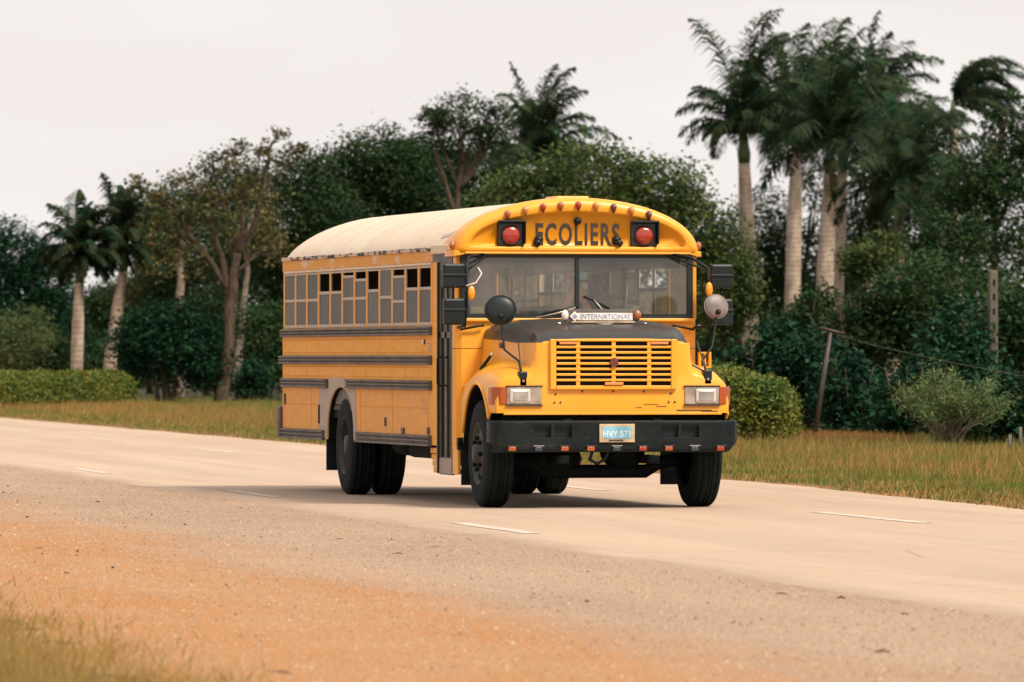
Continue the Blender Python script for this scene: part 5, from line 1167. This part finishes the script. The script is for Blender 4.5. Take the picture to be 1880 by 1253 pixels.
hedge('long clipped bright green hedge in front of the palms and the round tree', [(11.2, 132.2), (19.1, 148.0), (18.0, 149.0), (10.1, 133.2)], 0.93, 61, 0.095)
hedge('short clipped bright green hedge beside the bus headlight', [(10.6, 45.6), (13.12, 45.05), (13.75, 47.1), (11.25, 47.7)], 1.14, 62, 0.075, 1.1)

# feathery shrub with many stems in front of the thicket
rng = np.random.default_rng(77); t = empty('broom_bush', (14.55, 40.9, 0)); tag(t, 'light green feathery bush with many bare stems standing in the verge grass', 'bush')
bm = bmesh.new(); P = []
for k in range(46):
    a = rng.uniform(0, 6.28); sp_ = rng.uniform(0.1, 1.0) ** 0.7; h = rng.uniform(0.70, 1.22) * (1 - 0.35 * sp_ ** 2); e = np.array([math.cos(a) * sp_ * 1.08 + 0.06, math.sin(a) * sp_ * 0.7, h * 1.10])
    m_ = e * np.array([0.42, 0.42, 0.55]); b0 = np.array([rng.normal() * 0.12, rng.normal() * 0.1, -0.03])
    bm_tube(bm, [tuple(b0), tuple(m_), tuple(e)], [0.014, 0.010, 0.004], 5)
    for q in range(120):
        f = rng.uniform(0.40, 1.08); c_ = (m_ * (1 - f) + e * f) if f > 0.2 else m_
        P.append(c_ + rng.normal(size=3) * np.array([0.085, 0.085, 0.06]) * (0.6 + 0.7 * f))
from_bm('stems', bm, 'bark_pale', t, True); P = np.array(P); P = P[P[:, 2] > 0.15]
quads_obj('foliage', leaf_quads(P, 0.10, rng, 0.2, 0.2), 4, 'leaf_feathery', t)

# leaning post, its wire, and a notched concrete post in the thicket
lp = empty('leaning_post', (13.62, 45.5, 0)); tag(lp, 'dark leaning wooden post carrying a thin wire at the thicket edge', 'post')
tube('pole', [(0, 0, -0.1), (0.16, -0.02, 0.95), (0.30, -0.05, 1.86)], [0.045, 0.04, 0.03], 'stalk', lp); tube('cross_arm', [(0.12, -0.05, 1.90), (0.50, -0.09, 1.80)], 0.022, 'stalk', lp)
wr = tube('wire', [(13.98, 45.44, 1.80), (14.3, 44.0, 1.60), (14.9, 42.0, 1.36), (15.3, 39.5, 1.16), (15.6, 36.0, 1.0), (15.6, 32.0, 0.88)], 0.004, 'wood_post', None, 5)
tag(wr, 'thin pale wire sagging from the leaning post past the feathery bush', 'wire')
cp = empty('notched_post', (21.99, 64.9, 0)); tag(cp, 'tall grey weathered post with dark notches standing in the thicket', 'post')
bm = bmesh.new(); bm_box(bm, -0.08, 0.08, -0.075, 0.075, -0.1, 3.05, 0.02); from_bm('pole', bm, 'wood_post', cp)
for k in range(9): box('notch', -0.022, 0.022, -0.079, -0.0755, 0.6 + 0.27 * k, 0.72 + 0.27 * k, 'under', cp)
for (x, y, h) in ((14.17, 35.86, 0.30), (14.59, 36.79, 0.40)):
    o = empty('wooden_stake', (x, y, 0)); tag(o, 'short pale wooden stake at the back of the verge grass', 'stake', 'stakes in the verge')
    tube('shaft', [(0, 0, -0.05), (0.01, 0, h)], [0.03, 0.025], 'wood_post', o, 7)

# grass of the far verge, dry clumps, near verge
def blades(name, n, ufn, hfn, wid, mat, label, cat, seed, lean=0.35, wind=0.1):
    rng = np.random.default_rng(seed); UV = ufn(rng, n); n = len(UV)
    B = np.column_stack([RD[0] * UV[:, 0] + RN[0] * UV[:, 1], RD[1] * UV[:, 0] + RN[1] * UV[:, 1], np.full(n, -0.014)])
    h = hfn(rng, UV); a = rng.uniform(0, 2 * np.pi, n); w = wid * rng.uniform(0.6, 1.4, n)
    S_ = np.column_stack([np.cos(a), np.sin(a), np.zeros(n)]) * w[:, None]
    tip = B + np.column_stack([rng.normal(size=n) * lean * h + wind * h, rng.normal(size=n) * lean * h, h])
    V = np.stack([B - S_, B + S_, tip], 1).reshape(-1, 3)
    o = quads_obj(name, V, 3, mat); tag(o, label, cat, kind='stuff'); return o
def patch(u, v, s, ph): return 0.5 + 0.5 * np.sin(u * s + ph + 1.3 * np.sin(v * s * 1.7 + ph)) * np.sin(v * s * 1.3 + 0.7 * ph)
def ufar(rng, n):
    u = np.concatenate([rng.uniform(-6, 62, int(n * 0.62)), rng.uniform(62, 165, n - int(n * 0.62))]); v = 4.2 + rng.uniform(0, 1, n) ** 0.9 * 12.5
    e = 4.12 - np.clip(12 - u, 0, 40) * 0.035 + 0.12 * np.sin(u * 1.1) + 0.10 * np.sin(u * 2.7); k = (v > e + 0.22 + 0.12 * np.sin(u * 0.7) + rng.uniform(0, 0.9, n) ** 2)
    v = v - np.clip(12 - u, 0, 40) * 0.035 * (v < 5.5)
    return np.column_stack([u, v])[k]
def hfar(rng, UV):
    v = UV[:, 1]; base = 0.05 + 0.11 * np.clip((v - 4.2) / 5.0, 0, 1); base *= 0.6 + 0.8 * patch(UV[:, 0], v, 0.9, 2.0); tall = rng.uniform(0, 1, len(UV)) > 0.94
    return base * rng.uniform(0.5, 1.25, len(UV)) * np.where(tall, 1.7, 1.0)
blades('verge_grass', 330000, ufar, hfar, 0.008, 'grass_far', 'mixed green and straw-coloured grass along the far verge', 'grass', 5, 0.30)
def udry(rng, n): 
    c = np.array([[47, 11.5], [45.5, 11.8], [49, 11.3], [44, 11.6], [47.5, 12.0], [43.0, 11.9]]); k = rng.integers(0, len(c), n); return c[k] + rng.normal(size=(n, 2)) * np.array([0.9, 0.30])
def ustraw(rng, n):
    u = rng.uniform(-4, 150, n); v = 6.0 + rng.uniform(0, 1, n) ** 0.7 * 5.5; k = rng.uniform(0, 1, n) < 0.25 + 0.75 * patch(u, v, 0.55, 4.0) ** 2
    return np.column_stack([u, v])[k]
blades('seeding_grass', 38000, ustraw, lambda r, q: r.uniform(0.15, 0.30, len(q)), 0.006, 'grass_straw', 'tall straw-coloured seeding grass at the back of the far verge', 'grass', 15, 0.22, 0.2)
blades('dry_grass', 16000, udry, lambda r, q: r.uniform(0.12, 0.30, len(q)), 0.008, 'grass_dry', 'clumps of rust-brown dry grass between short hedge and feathery bush', 'grass', 6, 0.75, 0.35)
def unear(rng, n):
    u = rng.uniform(-44, -18, n); v = -7.6 - rng.uniform(0, 1, n) ** 0.75 * 5.0
    dens = np.clip((-8.0 - v) / 1.6, 0.02, 1) * (0.35 + 0.65 * patch(u, v, 1.6, 0.5)); k = rng.uniform(0, 1, n) < dens
    return np.column_stack([u, v])[k]
blades('roadside_grass', 260000, unear, lambda r, q: r.uniform(0.05, 0.20, len(q)) * (0.6 + 0.7 * np.clip((-8.2 - q[:, 1]) / 2, 0, 1)), 0.0035, 'grass_near', 'short dry grass growing beside the dirt shoulder', 'grass', 8, 0.5)
# twigs, leaf scraps and pebbles lying on the shoulder
rng = np.random.default_rng(12); bm = bmesh.new()
for k in range(70):
    u, v = rng.uniform(-42, 20), rng.uniform(-8.3, -3.2); p = rp(u, v, 0.008); L = rng.uniform(0.012, 0.045) if k % 9 else rng.uniform(0.08, 0.2); a = rng.uniform(0, 6.28) if k % 3 else 1.5 + rng.normal() * 0.3; r_ = rng.uniform(0.003, 0.008)
    bm_tube(bm, [(p[0] - math.cos(a) * L, p[1] - math.sin(a) * L, 0.008), (p[0], p[1], 0.008 + r_), (p[0] + math.cos(a) * L, p[1] + math.sin(a) * L, 0.007)], [r_ * 0.4, r_, r_ * 0.3], 5)
tag(from_bm('twigs', bm, 'bark', None), 'scattered twigs and leaf scraps on the dusty shoulder', 'litter', kind='stuff')

# loose aggregate and grit standing proud of the worn shoulder
rng = np.random.default_rng(21); n = 110000
u = -46 + 75 * rng.uniform(0, 1, n) ** 1.25; v = rng.uniform(-9.0, -3.05, n); s_ = rng.uniform(0.003, 0.0085, n) * (1 + 0.9 * (rng.uniform(0, 1, n) > 0.97))
B = np.column_stack([RD[0] * u + RN[0] * v, RD[1] * u + RN[1] * v, np.full(n, 0.0015)]); a = rng.uniform(0, 6.28, n)
c3 = [B + np.column_stack([np.cos(a + q), np.sin(a + q), np.zeros(n)]) * (s_ * rng.uniform(0.8, 1.6, n))[:, None] for q in (0, 2.1, 4.2)]
top = B + np.column_stack([rng.normal(size=n) * s_ * 0.4, rng.normal(size=n) * s_ * 0.4, 0.003 + s_ * 0.9])
VV = np.stack([c3[0], c3[1], c3[2], top], 1).reshape(-1, 3); k = np.arange(n) * 4
FF = np.stack([np.stack([k, k + 1, k + 3], 1), np.stack([k + 1, k + 2, k + 3], 1), np.stack([k + 2, k, k + 3], 1)], 1).reshape(-1)
me = bpy.data.meshes.new('gravel'); me.vertices.add(4 * n); me.vertices.foreach_set('co', VV.astype(np.float32).ravel()); me.loops.add(9 * n); me.loops.foreach_set('vertex_index', FF.astype(np.int32))
me.polygons.add(3 * n); me.polygons.foreach_set('loop_start', np.arange(0, 9 * n, 3, dtype=np.int32)); me.update(calc_edges=True)
tag(link('gravel', me, 'gravel'), 'fine loose grit scattered over the worn shoulder', 'gravel', kind='stuff')
